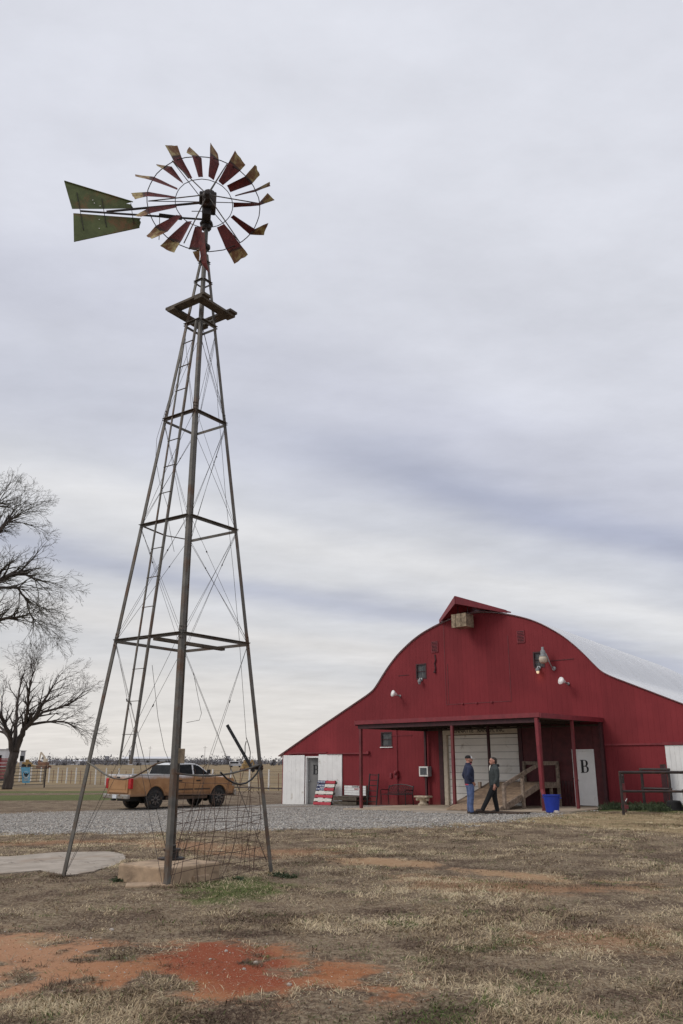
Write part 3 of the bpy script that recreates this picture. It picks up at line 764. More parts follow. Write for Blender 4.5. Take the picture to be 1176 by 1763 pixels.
# crossed wire stays, two to a diagonal
levels = [.05, 3.56, 5.52, 7.5, 9.40]
for k in range(4):
    for i in range(4):
        for s in (0, 1):
            if i == 0 and k == 0 and s == 1: continue
            for dup in (0, 1):
                if dup and rg.random() < .35: continue
                z0, z1 = levels[i], levels[i + 1] - .04
                j = rg.uniform(-.015, .015); dz = .13 * dup
                t0, t1 = (.03, .97) if s == 0 else (.97, .03)
                a, b = face_pt(k, z0 + dz, t0 + .02 * (dup if s == 0 else -dup), .01), face_pt(k, z1 - dz * .3, t1, .01)
                n_ = 5; pts = []
                sag = rg.uniform(-.03, .03)
                for q in np.linspace(0, 1, n_):
                    pts.append(a + (b - a) * q + (mdir(k) * .6 + np.array([0, 0, -.4])) * sag * math.sin(math.pi * q))
                MB(OFF).tube(pts, .0036, 4).build('stay_wire', 'wire', mill)
                if rg.random() < .4:
                    c = a + (b - a) * .72
                    MB(OFF).tube([c, c + (b - a) * .012], .011, 5).build('turnbuckle', 'wire', mill)
# loose wires
def loose(name, pts, Y, r=.0035, mat='wire'):
    MB(OFF).tube([aty(a, b, Y) for a, b in pts], r, 4).build(name, mat, mill)
loose('loose_wire', [(262, 1145), (272, 1235), (283, 1290), (294, 1318), (305, 1338)], 12.6)
loose('loose_wire', [(333, 1158), (341, 1200), (347, 1228), (343, 1240), (321, 1244)], 13.2)
loose('loose_wire', [(290, 690), (270, 755), (268, 790), (275, 830), (288, 870), (291, 905), (300, 950)], 13.1)
loose('loose_wire', [(372, 560), (375, 700), (381, 760), (388, 850), (402, 985), (412, 1100), (419, 1200), (424, 1270)], 13.75)
loose('pull_hook', [(424, 1270), (428, 1282), (431, 1295), (430, 1309), (426, 1312), (422, 1300), (422, 1284), (424, 1276)], 13.75, .007)
# brake lever and bracket on the right leg
m = MB(OFF); a, b = aty(391, 1248, 13.72), aty(437, 1329, 13.72)
m.bar(a, b, .05, .012, up=(0, 1, 0)).build('brake_lever', 'black_paint', mill)
for q in (.12, .3, .5, .7):
    c = a + (b - a) * q; MB(OFF).box(c + np.array([0, -.03, 0]), (.011, .006, .011)).build('lever_hole_dot', 'grey_metal', mill)  # pale dots stand for brightness seen through holes in the lever
m = MB(OFF); m.bar(aty(433, 1322, 13.72), aty(450, 1322, 13.80), .06, .035, up=(0, 1, 0)).box(aty(449, 1322, 13.78), (.07, .08, .07)).build('lever_bracket', 'cast_iron', mill)
# wooden block tied behind the near leg
m = MB(OFF); c = aty(306.5, 1301.5, 12.45); m.box(c, (.185, .15, .205), Matrix.Rotation(R(15), 3, 'Z')).build('wooden_block', 'box_wood', mill, bevel=.006)
# ladder on the left face
lad_c, lad_w = .47, .27
def lad_pt(z, side):
    fl = np.linalg.norm(leg_pt(3, z) - leg_pt(0, z)); return face_pt(3, z, lad_c + side * lad_w / 2 / fl, .035)
m = MB(OFF)
m.angle(lad_pt(1.62, -1), lad_pt(9.45, -1), .03, .006, mdir(0) - mdir(3), mdir(1)).build('ladder_rail', 'steel', mill)
lr = MB(OFF).angle(lad_pt(1.62, 1), lad_pt(9.45, 1), .03, .006, mdir(3) - mdir(0), mdir(1)).build('ladder_rail', 'steel', mill)
z = 2.05
while z < 9.4:
    MB(OFF).bar(lad_pt(z, -1), lad_pt(z, 1), .022, .008).build('rung', 'steel', mill); z += .495
# platform of planks
PZ = 9.70
def plat(k, rr, z): return MILL + mdir(k) * rr + np.array([0, 0, z])
for k in range(4):
    hd = .63
    a, b = plat(k, hd, PZ), plat((k + 1) % 4, hd, PZ)
    n = -(mdir(k) + mdir((k + 1) % 4)) / math.sqrt(2); d = (b - a) / np.linalg.norm(b - a)
    ext = .05 if k % 2 else .0
    zz = np.array([0, 0, .046 if k % 2 else 0.0])
    m = MB(OFF); m.bar(a + n * .095 - d * ext + zz, b + n * .095 + d * ext + zz, .19, .045).build('platform_plank', 'old_wood', mill)
m = MB(OFF); m.bar(face_pt(1, PZ - .1, -.05), face_pt(1, PZ - .1, 1.05), .03, .04).build('platform_bearer', 'steel', mill)
# mast, head and wheel
m = MB(OFF); m.tube([MILL + np.array([0, 0, 9.9]), MILL + np.array([0, 0, 11.72])], .042, 10).build('mast_pipe', 'steel', mill, smooth=True)
m = MB(OFF); m.tube([MILL + np.array([.0, 0, .1]), MILL + np.array([0, 0, 10.0])], .009, 6).build('pump_rod', 'wire', mill)
for z_ in (11.10, 11.55): MB(OFF).lathe([(.09, 0), (.10, .02), (.10, .07), (.06, .1)], 10, MILL + np.array([0, 0, z_])).build('mast_collar', 'cast_iron', mill)
WN = np.array([2.63, -13.54, 0.0]); WN /= np.linalg.norm(WN)
WX = np.array([-WN[1], WN[0], 0.0])            # to the right as one faces the wheel
HC = aty(351.5, 349.7, 13.54 - .36)
def WP(zx, zy, off=0.0):
    d = ray(90 + zx / 2.8675, 220 + zy / 2.8675); return EYE + d * np.dot(HC + WN * off - EYE, WN) / np.dot(d, WN)
R_OUT = np.linalg.norm(WP(472, 365) - WP(1027, 378)) / 2; R_IN = np.linalg.norm(WP(612, 365) - WP(895, 375)) / 2
def hoop(rad, r, off, wob, n=48):
    rr = random.Random(int(rad * 100)); pts = []
    for i in range(n + 1):
        a = 2 * math.pi * i / n; k = 1 + (rr.uniform(-wob, wob) if 0 < i < n else 0)
        pts.append(HC + WX * math.cos(a) * rad * k + np.array([0, 0, math.sin(a) * rad * k]) + WN * (off + rr.uniform(-wob, wob) * .6))
    return MB(OFF).tube(pts, r, 5, cap=False)
wheel = hoop(R_OUT, .0095, 0, .006).build('wheel', 'cast_iron', mill)
hoop(R_IN, .008, 0, .006).build('inner_hoop', 'cast_iron', wheel)
BLADES = [
 [((672, 250), (692, 248)), ((600, 165), (640, 150)), ((558, 85), (618, 88))],
 [((722, 243), (744, 243)), ((690, 138), (738, 150)), ((663, 122), (678, 92))],
 [((770, 240), (797, 258)), ((778, 150), (825, 180)), ((779, 73), (818, 130))],
 [((820, 262), (842, 284)), ((870, 172), (925, 215)), ((903, 112), (952, 185))],
 [((862, 285), (880, 318)), ((950, 240), (985, 278)), ((1003, 180), (1024, 232))],
 [((903, 332), (903, 338)), ((1000, 304), (1003, 315)), ((1073, 268), (1076, 287))],
 [((895, 370), (895, 393)), ((1020, 370), (1022, 384)), ((1062, 324), (1100, 355))],
 [((895, 430), (880, 442)), ((1000, 500), (975, 527)), ((1065, 468), (1046, 531))],
 [((850, 475), (812, 492)), ((928, 575), (855, 592)), ((968, 625), (900, 670))],
 [((740, 486), (705, 488)), ((737, 560), (684, 562)), ((733, 604), (674, 600))],
 [((728, 602), (694, 612)), ((728, 632), (706, 640)), ((726, 662), (718, 658))],
 [((752, 515), (735, 515)), ((757, 600), (727, 600)), ((764, 665), (738, 672)), ((778, 718), (768, 712))],
 [((690, 460), (660, 463)), ((640, 555), (575, 540)), ((600, 615), (532, 585))],
 [((640, 432), (612, 430)), ((570, 512), (510, 485)), ((495, 548), (467, 535))],
 [((615, 393), (612, 378)), ((490, 420), (480, 393)), ((438, 440), (410, 432))],
 [((608, 347), (608, 339)), ((470, 338), (475, 316)), ((408, 352), (388, 322))],
 [((618, 306), (618, 297)), ((490, 259), (500, 241)), ((410, 239), (408, 231))],
 [((648, 277), (643, 265)), ((558, 212), (590, 191)), ((518, 185), (515, 180))]]
def smooth_stations(st, k):
    """more stations between the traced ones, piecewise linear with eased bend"""
    out = []; n = len(st) - 1
    for i in range(n):
        for j in range(k):
            q = j / k; out.append(((i + q) / n, [tuple(st[i][e][c] * (1 - q) + st[i + 1][e][c] * q for c in (0, 1)) for e in (0, 1)]))
    out.append((1.0, list(st[n]))); return out
for bi, st in enumerate(BLADES):
    ss = smooth_stations(st, 3); rows = []
    rb = random.Random(bi * 7 + 1); NC = 4
    for q, (cc, cw) in ss:
        al = q + [0, .05, -.06, .03, .08, -.04, -.02, .06, -.03][bi % 9]
        ho = (.05 + .06 * min(1, q * 1.5)) * (.5 if bi in (10, 11) else 1)
        base = .16 if bi == 11 else 0
        row = []
        for j in range(NC + 1):
            e = j / NC
            off = base + ho * (1 - 2 * e) - .09 * (q + .4) * e * (1 - e)
            jx, jy = (rb.uniform(-2.5, 2.5), rb.uniform(-2.5, 2.5)) if q > .95 else (rb.uniform(-.6, .6), rb.uniform(-.6, .6))
            row.append((WP(cc[0] + (cw[0] - cc[0]) * e + jx, cc[1] + (cw[1] - cc[1]) * e + jy, off), al))
        rows.append(row)
    m = MB(OFF); vs, al_ = [], []
    for side in (0, 1):
        for row in rows:
            for p, a in row: vs.append(p - WN * .003 * side); al_.append(a)
    nr, nc = len(rows), NC + 1; fs = []; tot = nr * nc
    for i in range(nr - 1):
        for j in range(nc - 1):
            q4 = (i * nc + j, i * nc + j + 1, (i + 1) * nc + j + 1, (i + 1) * nc + j)
            fs.append(q4); fs.append(tuple(tot + x for x in reversed(q4)))
    loop_ = [j for j in range(nc)] + [i * nc + nc - 1 for i in range(1, nr)] + [(nr - 1) * nc + j for j in range(nc - 2, -1, -1)] + [i * nc for i in range(nr - 2, 0, -1)]
    for a, b in zip(loop_, loop_[1:] + loop_[:1]): fs.append((b, a, tot + a, tot + b))
    m.add(vs, fs); o = m.build('blade', 'blade_paint', wheel)
    at = o.data.attributes.new('along', 'FLOAT', 'POINT'); sc_ = .66 if bi == 9 else 1
    at.data.foreach_set('value', [(.75 + .25 * a if bi == 10 else a * sc_ * (.55 if bi == 11 else 1)) for a in al_])
# arms: a front and a back rod to each of six points on the hoop
hub_f, hub_b = WP(765, 330, .22), WP(750, 366, -.16)
for ex, ey in ((592, 163), (862, 180), (1024, 374), (926, 566), (650, 570), (474, 362)):
    tip = WP(ex, ey, 0)
    MB(OFF).tube([hub_f, tip], .011, 6).build('spoke', 'steel', wheel)
    MB(OFF).tube([hub_b, tip], .008, 6).build('spoke', 'cast_iron', wheel)
m = MB(OFF); m.lathe([(.03, -.12), (.085, -.1), (.09, .02), (.06, .05), (.05, .12), (.0, .13)], 12, hub_f - WN * .03, WN).build('hub', 'cast_iron', wheel, smooth=False)
# gear case
gc = HC - WN * .18
m = MB(OFF)
rotw = Matrix((tuple(WX), tuple(-WN), (0, 0, 1))).transposed()
m.box(WP(775, 372, -.06), (.26, .30, .33), rotw).box(WP(762, 420, -.1), (.17, .22, .22), rotw).box(WP(745, 348, -.02), (.15, .26, .14), rotw)
m.lathe([(.13, -.02), (.135, .02), (.11, .07), (.05, .11), (0, .12)], 12, WP(775, 336, -.08)).lathe([(.11, 0), (.14, .04), (.07, .16)], 10, MILL + np.array([0, 0, 11.62]))
m.build('gear_case', 'cast_iron', mill, bevel=.03, seg=3)
m = MB(OFF); m.tube([WP(688, 412, .1), WP(712, 412, .1), WP(740, 412, 0)], .008, 5).build('oil_pipe', 'wire', mill)
# tail folded alongside the wheel
TO = -.42
tail = MB(OFF).bar(WP(735, 370, -.2), WP(268, 414, TO), .035, .028).bar(WP(742, 452, -.25), WP(140, 411, TO), .028, .026).build('tail_boom', 'cast_iron', mill)
MB(OFF).bar(WP(640, 446, -.28), WP(528, 432, TO + .05), .05, .06).build('furl_arm', 'cast_iron', tail)
MB(OFF).tube([WP(530, 440, TO), WP(530, 500, TO), WP(527, 553, TO)], .008, 5).build('furl_rod', 'wire', tail)
def vane(poly):
    m = MB(OFF); fn = lambda a, b, d: WP(a, b, d)
    m.prism(poly, fn, TO - .012, TO - .018); return m.build('vane', 'tail_green', tail)
va = vane([(58, 262), (250, 322), (398, 366), (366, 374), (388, 378), (402, 398), (250, 401), (98, 401), (80, 340)])
vb = vane([(104, 421), (270, 434), (438, 446), (432, 456), (438, 466), (430, 492), (270, 526), (107, 562)])
for a, b in (((122, 320), (155, 505)), ((245, 350), (268, 490)), ((388, 372), (402, 475))):
    MB(OFF).bar(WP(*a, TO), WP(*b, TO), .018, .012).build('vane_stiffener', 'cast_iron', tail)
MB(OFF).bar(WP(60, 263, TO), WP(398, 366, TO), .02, .014).build('vane_edge', 'tail_green', va)
MB(OFF).bar(WP(107, 561, TO), WP(431, 492, TO), .02, .014).build('vane_edge', 'tail_green', vb)
for a, b in ((208, 372), (236, 386), (200, 357)):  # white chips on the vanes stand for sky showing through holes
    MB(OFF).box(WP(a, b, TO), (.018, .006, .018)).build('vane_sky_dot', 'flag_white', va)
for a, b in ((232, 453), (232, 497)):
    MB(OFF).box(WP(a, b, TO), (.018, .006, .018)).build('vane_sky_dot', 'flag_white', vb)

# well head under the mill
BH = .27
blk = empty('concrete_well_base', (MILL[0] + .12, MILL[1] - .64, MZ - .03), MILL_A + R(45)); tag(blk, 'square tan concrete block with a well pipe at the foot of the windmill', 'well base')
hs = BLOCK_HD / math.sqrt(2)
MB().box((0, 0, BH / 2 + .0), (2 * hs, 2 * hs, BH)).build('block', 'block_concrete', blk, bevel=.025)
MB().lathe([(.20, 0), (.20, .025), (.105, .03), (.10, .12), (.13, .122), (.13, .15), (.06, .152), (.06, .2)], 16, tuple(Matrix.Rotation(-(MILL_A + R(45)), 3, 'Z') @ Vector((-.06, .42, BH)))).build('well_casing', 'cast_iron', blk)
MB().box((hs * .2, -hs - .012, .06), (.3, .08, .14)).build('broken_corner', 'block_concrete', blk, bevel=.02)
sk = tag(MB().box((0, 0, 0), (.62, .34, .05), Matrix.Rotation(R(12), 3, 'Z')).build('concrete_lump', 'block_concrete', bevel=.02), 'flat broken piece of concrete half buried before the well base', 'concrete lump')
sk.location = (-2.62, 12.10, float(gz(-2.62, 12.10)) + .005)

# two sheets of bent stock wire hung between the legs
def wire_panel(k, label, ztop, nh, nv, seed, lean, t0=.03, t1=.97, out=-.05):
    root = empty('wire_panel', tuple(face_pt(k, 0, .5))); tag(root, label, 'wire panel', 'wire sheets on the windmill legs')
    off = face_pt(k, 0, .5); rr = random.Random(seed)
    def P(u, v):
        zl = .02 + (ztop - .02) * v
        p = face_pt(k, zl + .16 * (u - .5) * (1 if seed % 2 else -.2), t0 + (t1 - t0) * u, out)
        return p + np.array([.012 * math.sin(9 * u + seed), .02 * math.sin(7 * v + 3 * u + seed), .02 * math.sin(6 * u + seed * 2)])
    for i in range(nh):
        v = (i + .15 + rr.uniform(-.12, .12)) / nh; sl = rr.uniform(-.10, .12)
        pts = [P(u, min(1.03, max(.0, v + sl * (u - .5)))) for u in np.linspace(rr.uniform(0, .04), rr.uniform(.96, 1.04), 9)]
        MB(off).tube(pts, .0042, 4).build('wire', 'rust_wire', root)
    for i in range(nv):
        u = (i + .5 + rr.uniform(-.2, .2)) / nv; ln = lean + rr.uniform(-.10, .10); top = rr.uniform(.88, 1.12)
        pts = []
        for v in np.linspace(0, top, 8): pts.append(P(min(1, max(0, u + ln * (v - .4) + .02 * math.sin(8 * v + i))), v))
        if rr.random() < .4: e = pts[-1]; pts.append(e + np.array([rr.uniform(-.1, .1), 0, .05])); pts.append(pts[-1] + np.array([rr.uniform(-.08, .08), 0, -.06]))
        MB(off).tube(pts, .0042, 4).build('wire', 'rust_wire', root)
wire_panel(0, 'bent rusty wire sheet between the near and right windmill legs', 1.12, 7, 9, 3, .16)
wire_panel(1, 'taller leaning rusty wire sheet between the right and far windmill legs', 1.5, 7, 9, 6, -.2)
# ------------------------------------------------------------------ barn (local x along the front, y into the barn)
BC = 11.73; WID = 23.46; DEEP = 20.0; SKEW = -.159      # the long walls run a little off square
barn = empty('red_barn', tuple(BP), BROT)
tag(barn, 'big red barn with curved white roof and low lean-to wings', 'barn')
half = [(0, 7.74), (.9, 7.66), (1.77, 7.45), (2.45, 7.24), (2.95, 7.04), (3.45, 6.78), (4.1, 6.36), (4.6, 5.94), (5.0, 5.54), (5.35, 5.15), (5.6, 4.89), (5.82, 4.74), (6.2, 4.55), (7.5, 3.98), (9.5, 3.10), (12.1, 1.92)]
hx = [p[0] for p in half]; hz_ = [p[1] for p in half]
def ztop(s): return float(np.interp(abs(s - BC), hx, hz_))
OPEN = [(15.90, 16.78, -1, 2.10), (9.95, 13.62, -1, 3.02), (6.47, 7.14, 2.30, 2.95), (8.59, 9.18, 5.15, 5.82), (14.53, 15.03, 5.20, 5.83), (1.60, 2.53, -1, 1.92)]
front = None
brk = set(np.round(np.arange(0, WID + .001, WID / 114), 4))
for a, b, c, d in OPEN: brk |= {a, b}
brk = sorted(brk)
brk = [x for i, x in enumerate(brk) if i == 0 or x - brk[i - 1] > .012 or any(abs(x - q) < 1e-6 for o in OPEN for q in o[:2])]
SH = WID / 19
def wall_mb(a, b):
    m = MB()
    for s0, s1 in zip(brk[:-1], brk[1:]):
        mid = (s0 + s1) / 2
        if not (a <= mid < b) or s1 - s0 < .002: continue
        cuts = sorted((c, d) for o0, o1, c, d in OPEN if o0 < mid < o1)
        z = -.75; ivs = []
        for c, d in cuts:
            if c > z: ivs.append((z, c, False))
            z = d
        ivs.append((z, None, True))
        for z0, z1, top in ivs:
            za, zb = (ztop(s0) - .02, ztop(s1) - .02) if top else (z1, z1)
            for x0, x1, y0, y1 in ((s0, s1, 0, .04), (s0 + .0014, s1 - .0014, -.005, .0)):
                if x1 - x0 < .004: continue
                m.add([(x0, y0, z0), (x1, y0, z0), (x1, y1, z0), (x0, y1, z0), (x0, y0, za), (x1, y0, zb), (x1, y1, zb), (x0, y1, za)],
                      [(0, 3, 2, 1), (4, 5, 6, 7), (0, 1, 5, 4), (1, 2, 6, 5), (2, 3, 7, 6), (3, 0, 4, 7)])
    return m
# front wall: a sill beam carries the sheets of grooved siding
front = MB().mm((0, .04, -.75), (1.6, .14, -.3)).mm((2.53, .04, -.75), (9.95, .14, -.25)).mm((13.62, .04, -.75), (15.9, .14, .0)).mm((16.78, .04, -.75), (WID, .14, .0)).build('front_wall', 'dark_wood', barn)
for i in range(19): wall_mb(i * SH, (i + 1) * SH).build('siding_sheet', 'barn_red', front)
for x in (0, WID - .08): MB().prism([(x, .05), (x + .08, .05), (x + .08 + SKEW * DEEP, DEEP), (x + SKEW * DEEP, DEEP)], lambda a, b, d: (a, b, d), -.8, 1.86).build('side_wall', 'barn_red', barn)
bw = [(0, -.8), (WID, -.8)] + [(BC + x, z - .05) for x, z in reversed(half) if x < WID / 2] + [(BC - x, z - .05) for x, z in half[1:] if x < WID / 2]
MB().prism(bw, lambda a, b, d: (a + SKEW * d, d, b), DEEP - .1, DEEP).build('back_wall', 'barn_red', barn)
# roof
prof = [(BC - x, z) for x, z in reversed(half)] + [(BC + x, z) for x, z in half[1:]]
def dense(p, k=4):
    o = []
    for i in range(len(p) - 1):
        for j in range(k):
            t_ = j / k
            a, b, c, d = p[max(i - 1, 0)], p[i], p[i + 1], p[min(i + 2, len(p) - 1)]
            if i <= 2 or i >= len(p) - 4: o.append((b[0] + (c[0] - b[0]) * t_, b[1] + (c[1] - b[1]) * t_)); continue
            o.append(tuple(.5 * (2 * b[q] + (c[q] - a[q]) * t_ + (2 * a[q] - 5 * b[q] + 4 * c[q] - d[q]) * t_ ** 2 + (3 * b[q] - a[q] - 3 * c[q] + d[q]) * t_ ** 3) for q in (0, 1)))
    o.append(p[-1]); return o
pd = dense(prof)
def roof_strip(y0, y1, lift, th):
    m = MB(); n = len(pd); vs = []
    for y in (y0, y1):
        for s in (lift + th, lift):
            for x, z in pd: vs.append((x + SKEW * y, y, z + s))
    fs = []
    for i in range(n - 1):
        fs += [(i, i + 1, 2 * n + i + 1, 2 * n + i), (n + i, 3 * n + i, 3 * n + i + 1, n + i + 1), (i, n + i, n + i + 1, i + 1), (2 * n + i, 2 * n + i + 1, 3 * n + i + 1, 3 * n + i)]
    fs += [(0, 2 * n, 3 * n, n), (n - 1, 2 * n - 1, 4 * n - 1, 3 * n - 1)]
    return m.add(vs, fs)
roof = roof_strip(-.05, DEEP + .1, .0, .045).build('roof', 'roof_white', barn, smooth=True)
ms = roof.modifiers.new('edge', 'EDGE_SPLIT'); ms.split_angle = R(35)
roof_strip(-.068, -.052, .006, .03).build('roof_edge', 'post_red', roof)
for i in range(1, 18):
    roof_strip(i * 1.08, i * 1.08 + .035, .044, .016).build('roof_seam', 'roof_white', roof)
# pointed hay hood at the ridge
A_, B_, C_, = Vector((BC + .05, -1.25, 8.27)), Vector((10.02, -.02, 7.62)), Vector((13.46, -.02, 7.62))
m = MB()
rdg = Vector((BC, .3, 7.90))
bl, cl = Vector((10.0, .3, 7.62)), Vector((13.46, .3, 7.62))
for p in ((A_, B_, bl, rdg), (A_, C_, cl, rdg)):
    m.add(list(p) + [q - Vector((0, 0, .05)) for q in p], [(0, 1, 2, 3), (7, 6, 5, 4), (0, 4, 5, 1), (1, 5, 6, 2), (2, 6, 7, 3), (3, 7, 4, 0)])
hood = m.build('hay_hood', 'trim_red', barn)
for e, h0, h1 in ((B_, .33, .16), (C_, .33, .12)):
    a, b = A_ + Vector((0, -.02, .02)), e + Vector((0, -.02, .02))
    n_ = (b - a).cross(Vector((0, 0, 1))).normalized(); n_ = n_ if n_.y < 0 else -n_
    o_ = n_ * .028
    vs = [a, b, b - Vector((0, 0, h1)), a - Vector((0, 0, h0))]
    MB().add(vs + [q + o_ for q in vs], [(3, 2, 1, 0), (4, 5, 6, 7), (0, 1, 5, 4), (1, 2, 6, 5), (2, 3, 7, 6), (3, 0, 4, 7)]).build('hood_fascia', 'trim_red', hood)
# loft door outlined by battens
for a, b in (((10.2, 4.0), (10.2, 7.4)), ((13.42, 4.03), (13.42, 6.6)), ((10.33, 4.0), (10.33, 5.7)), ((10.2, 3.99), (13.44, 4.03))):
    (MB().mm((a[0], -.018, a[1] - .012), (b[0], -.0062, a[1] + .012)) if a[0] != b[0] else MB().mm((a[0] - .012, -.018, a[1]), (a[0] + .012, -.0062, b[1]))).build('loft_batten', 'post_red', front)
for x in (11.05, 11.75, 12.5): MB().box((x, -.045, 3.99), (.09, .03, .05)).build('loft_latch', 'trim_red', front)
for z0, s0, s1 in ((5.42, 14.6, 16.3), (5.38, 7.55, 8.2)): MB().box(((s0 + s1) / 2, -.018, z0), (s1 - s0, .006, .02)).build('siding_joint', 'dark_red', front)
# windows
def window(a, b, c, d, sill=None):
    w = MB().mm((a, .045, c), (b, .055, d)).build('window', 'dusty_glass', barn)
    f = MB()
    f.mm((a, -.02, c), (a + .05, .045, d)).mm((b - .05, -.02, c), (b, .045, d)).mm((a + .05, -.02, d - .05), (b - .05, .045, d)).mm((a + .05, -.02, c), (b - .05, .045, c + .05))
    f.build('frame', 'dark_red', w)
    MB().mm((a + .05, .015, (c + d) / 2 - .012), (b - .05, .04, (c + d) / 2 + .012)).build('glazing_bar', 'dark_red', w)
    for s in range(3): MB().mm((a + .06 + s * .13, .044, c + .05), (a + .065 + s * .13, .0445, d - .05)).build('blind_fold', 'far_grey', w)
    if sill: MB().mm((a - .03, -.05, c - .035), (b + .03, .0, c - .002)).build('sill', sill, w)
window(6.47, 7.14, 2.30, 2.95, 'white_paint'); window(8.59, 9.18, 5.15, 5.82); window(14.53, 15.03, 5.20, 5.83)
# louvred vents
for a, b, c, d in ((9.50, 9.86, 6.24, 6.74), (13.86, 14.22, 6.24, 6.74)):
    v = MB().mm((a, -.02, c), (b, -.016, d)).build('vent', 'dark_red', barn)
    MB().mm((a, -.035, c), (a + .03, -.02, d)).mm((b - .03, -.035, c), (b, -.02, d)).mm((a, -.035, d - .03), (b, -.02, d)).mm((a, -.035, c), (b, -.02, c + .03)).build('frame', 'trim_red', v)
    for i in range(7):
        z = c + .06 + i * .06; MB().bar((a + .03, -.03, z), (b - .03, -.03, z), .03, .008, up=(0, -1, .9)).build('slat', 'trim_red', v)
# hanging rope under the left vent
MB().tube([(9.68, -.03, 6.15), (9.72, -.04, 5.9), (9.66, -.04, 5.75), (9.7, -.05, 5.55), (9.66, -.04, 5.42)], .03, 5).lathe([(.05, 0), (.06, .05), (.02, .1)], 8, (9.66, -.05, 5.36)).build('pulley_rope', 'dark_red', barn)
def serif_b(par, cx, cz, h, y):
    """bold roman capital: stem, slab serifs and two bowls"""
    w = h * .72; x0 = cx - w / 2; z0 = cz - h / 2; m = MB(); f = lambda a, b, d: (a, d, b)
    def rect(a, b, c, d): m.prism([(a, c), (b, c), (b, d), (a, d)], f, y, y - .006)
    st = h * .20
    rect(x0 + h * .07, x0 + h * .07 + st, z0, z0 + h); rect(x0, x0 + h * .071, z0, z0 + h * .045); rect(x0, x0 + h * .071, z0 + h * .955, z0 + h)
    for zb, zt, rw in ((z0, z0 + h * .535, w - h * .27), (z0 + h * .485, z0 + h, w - h * .32)):
        hz, cz_ = (zt - zb) / 2, (zt + zb) / 2; xs = x0 + h * .265; th = h * .05
        flat = rw * .35
        out = [(xs, zb), (xs + flat, zb)] + [(xs + flat + (rw - flat) * math.sin(a), cz_ - hz * math.cos(a)) for a in np.linspace(.2, math.pi - .2, 9)] + [(xs + flat, zt), (xs, zt)]
        ri = rw - flat - h * .165
        inn = [(xs, zb + th), (xs + flat, zb + th)] + [(xs + flat + ri * math.sin(a), cz_ - (hz - th) * math.cos(a)) for a in np.linspace(.2, math.pi - .2, 9)] + [(xs + flat, zt - th), (xs, zt - th)]
        n = len(out)
        for i in range(n - 1): m.prism([out[i], out[i + 1], inn[i + 1], inn[i]], f, y, y - .006)
    return m.build('lettering', 'letter_black', par)
# left doorway between two white sliding panels
def sliding_panel(a, b, c, d, y, n, name='sliding_door'):
    p = MB().mm((a, y - .02, c), (b, y, d)).build(name, 'white_panel', barn)
    for i in range(n):
        x0 = a + (b - a) * i / n; MB().mm((x0 + .004, y - .03, c + .01), (x0 + (b - a) / n - .004, y - .0202, d - .01)).build('panel_board', 'white_panel', p)
    return p
sliding_panel(.03, 1.56, -.33, 1.97, -.03, 5); sliding_panel(2.54, 4.08, -.24, 2.0, -.03, 5)
sliding_panel(19.45, 21.75, .12, 2.2, -.03, 14)
MB().mm((0.38, -.10, 2.04), (3.1, -.02, 2.10)).mm((3.1, -.10, 2.005), (5.72, -.02, 2.065)).mm((5.66, -.13, 2.0), (5.8, -.02, 2.12)).build('door_track', 'trim_red', barn)
MB().mm((17.2, -.05, 2.22), (19.44, -.0145, 2.28)).build('belt_trim', 'trim_red', barn)
MB().mm((19.40, -.09, 2.21), (22.3, -.02, 2.31)).build('door_track', 'trim_red', barn)
MB().mm((-.03, -.05, -.35), (.025, .1, 1.95)).build('corner_board', 'trim_red', barn)
# open door with its letter
fr = MB().mm((1.60, -.02, -.3), (1.66, .12, 1.92)).mm((2.48, -.02, -.3), (2.53, .12, 1.92)).mm((1.66, -.02, 1.86), (2.48, .12, 1.92)).build('door_frame', 'white_panel', barn)
leaf = MB().mm((0, 0, -.27), (.62, .04, 1.85)).build('door_leaf', 'shaded_panel', barn)
leaf.location = (1.67, .13, 0); leaf.rotation_euler = (0, 0, R(16))
serif_b(leaf, .40, 1.30, .44, -.006)
MB().lathe([(.03, 0), (.035, .04), (.0, .06)], 8, (.07, -.0, .78), (0, -1, 0)).build('door_knob', 'grey_metal', leaf)
# right hand door
dr = MB().mm((15.98, .0, .14), (16.71, .05, 2.04)).build('door', 'white_panel', barn)
MB().mm((15.90, -.03, .1), (15.97, .06, 2.1)).mm((16.72, -.03, .1), (16.78, .06, 2.1)).mm((15.97, -.03, 2.045), (16.72, .06, 2.1)).build('frame', 'white_panel', dr)
serif_b(dr, 16.36, 1.5, .45, -.006)
MB().lathe([(.03, 0), (.035, .04), (.0, .06)], 8, (16.05, -.0, 1.02), (0, -1, 0)).build('door_knob', 'grey_metal', dr)
# overhead door of horizontal panels, sign board above
gd = MB().mm((10.14, .12, -.3), (13.62, .14, 2.78)).build('overhead_door', 'dark_wood', barn)
zz = -.12; rows = [.27] * 10 + [.25]
for hgt in rows:
    z1 = min(zz + hgt, 2.72)
    MB().mm((10.15, .085, zz + .006), (13.60, .119, z1 - .006)).build('door_panel', 'garage_white', gd, bevel=.006, seg=1); zz += hgt
    if zz > 2.70: break
MB().mm((9.95, -.03, -.3), (10.14, .14, 2.74)).build('door_jamb', 'cream_trim', barn)
MB().mm((9.74, -.05, -.3), (9.945, .0, 3.02)).build('jamb_trim', 'dark_red', barn)
MB().mm((13.625, -.05, -.3), (13.80, .0, 3.02)).build('jamb_trim', 'dark_red', barn)
sg = MB().mm((9.95, -.035, 2.745), (13.62, .14, 3.015)).build('sign_board', 'cream_trim', barn)
text_on('BENNATTE   RANCH, INC', .235, 'letter_black', sg, (11.72, -.042, 2.885), FRONT, .96)
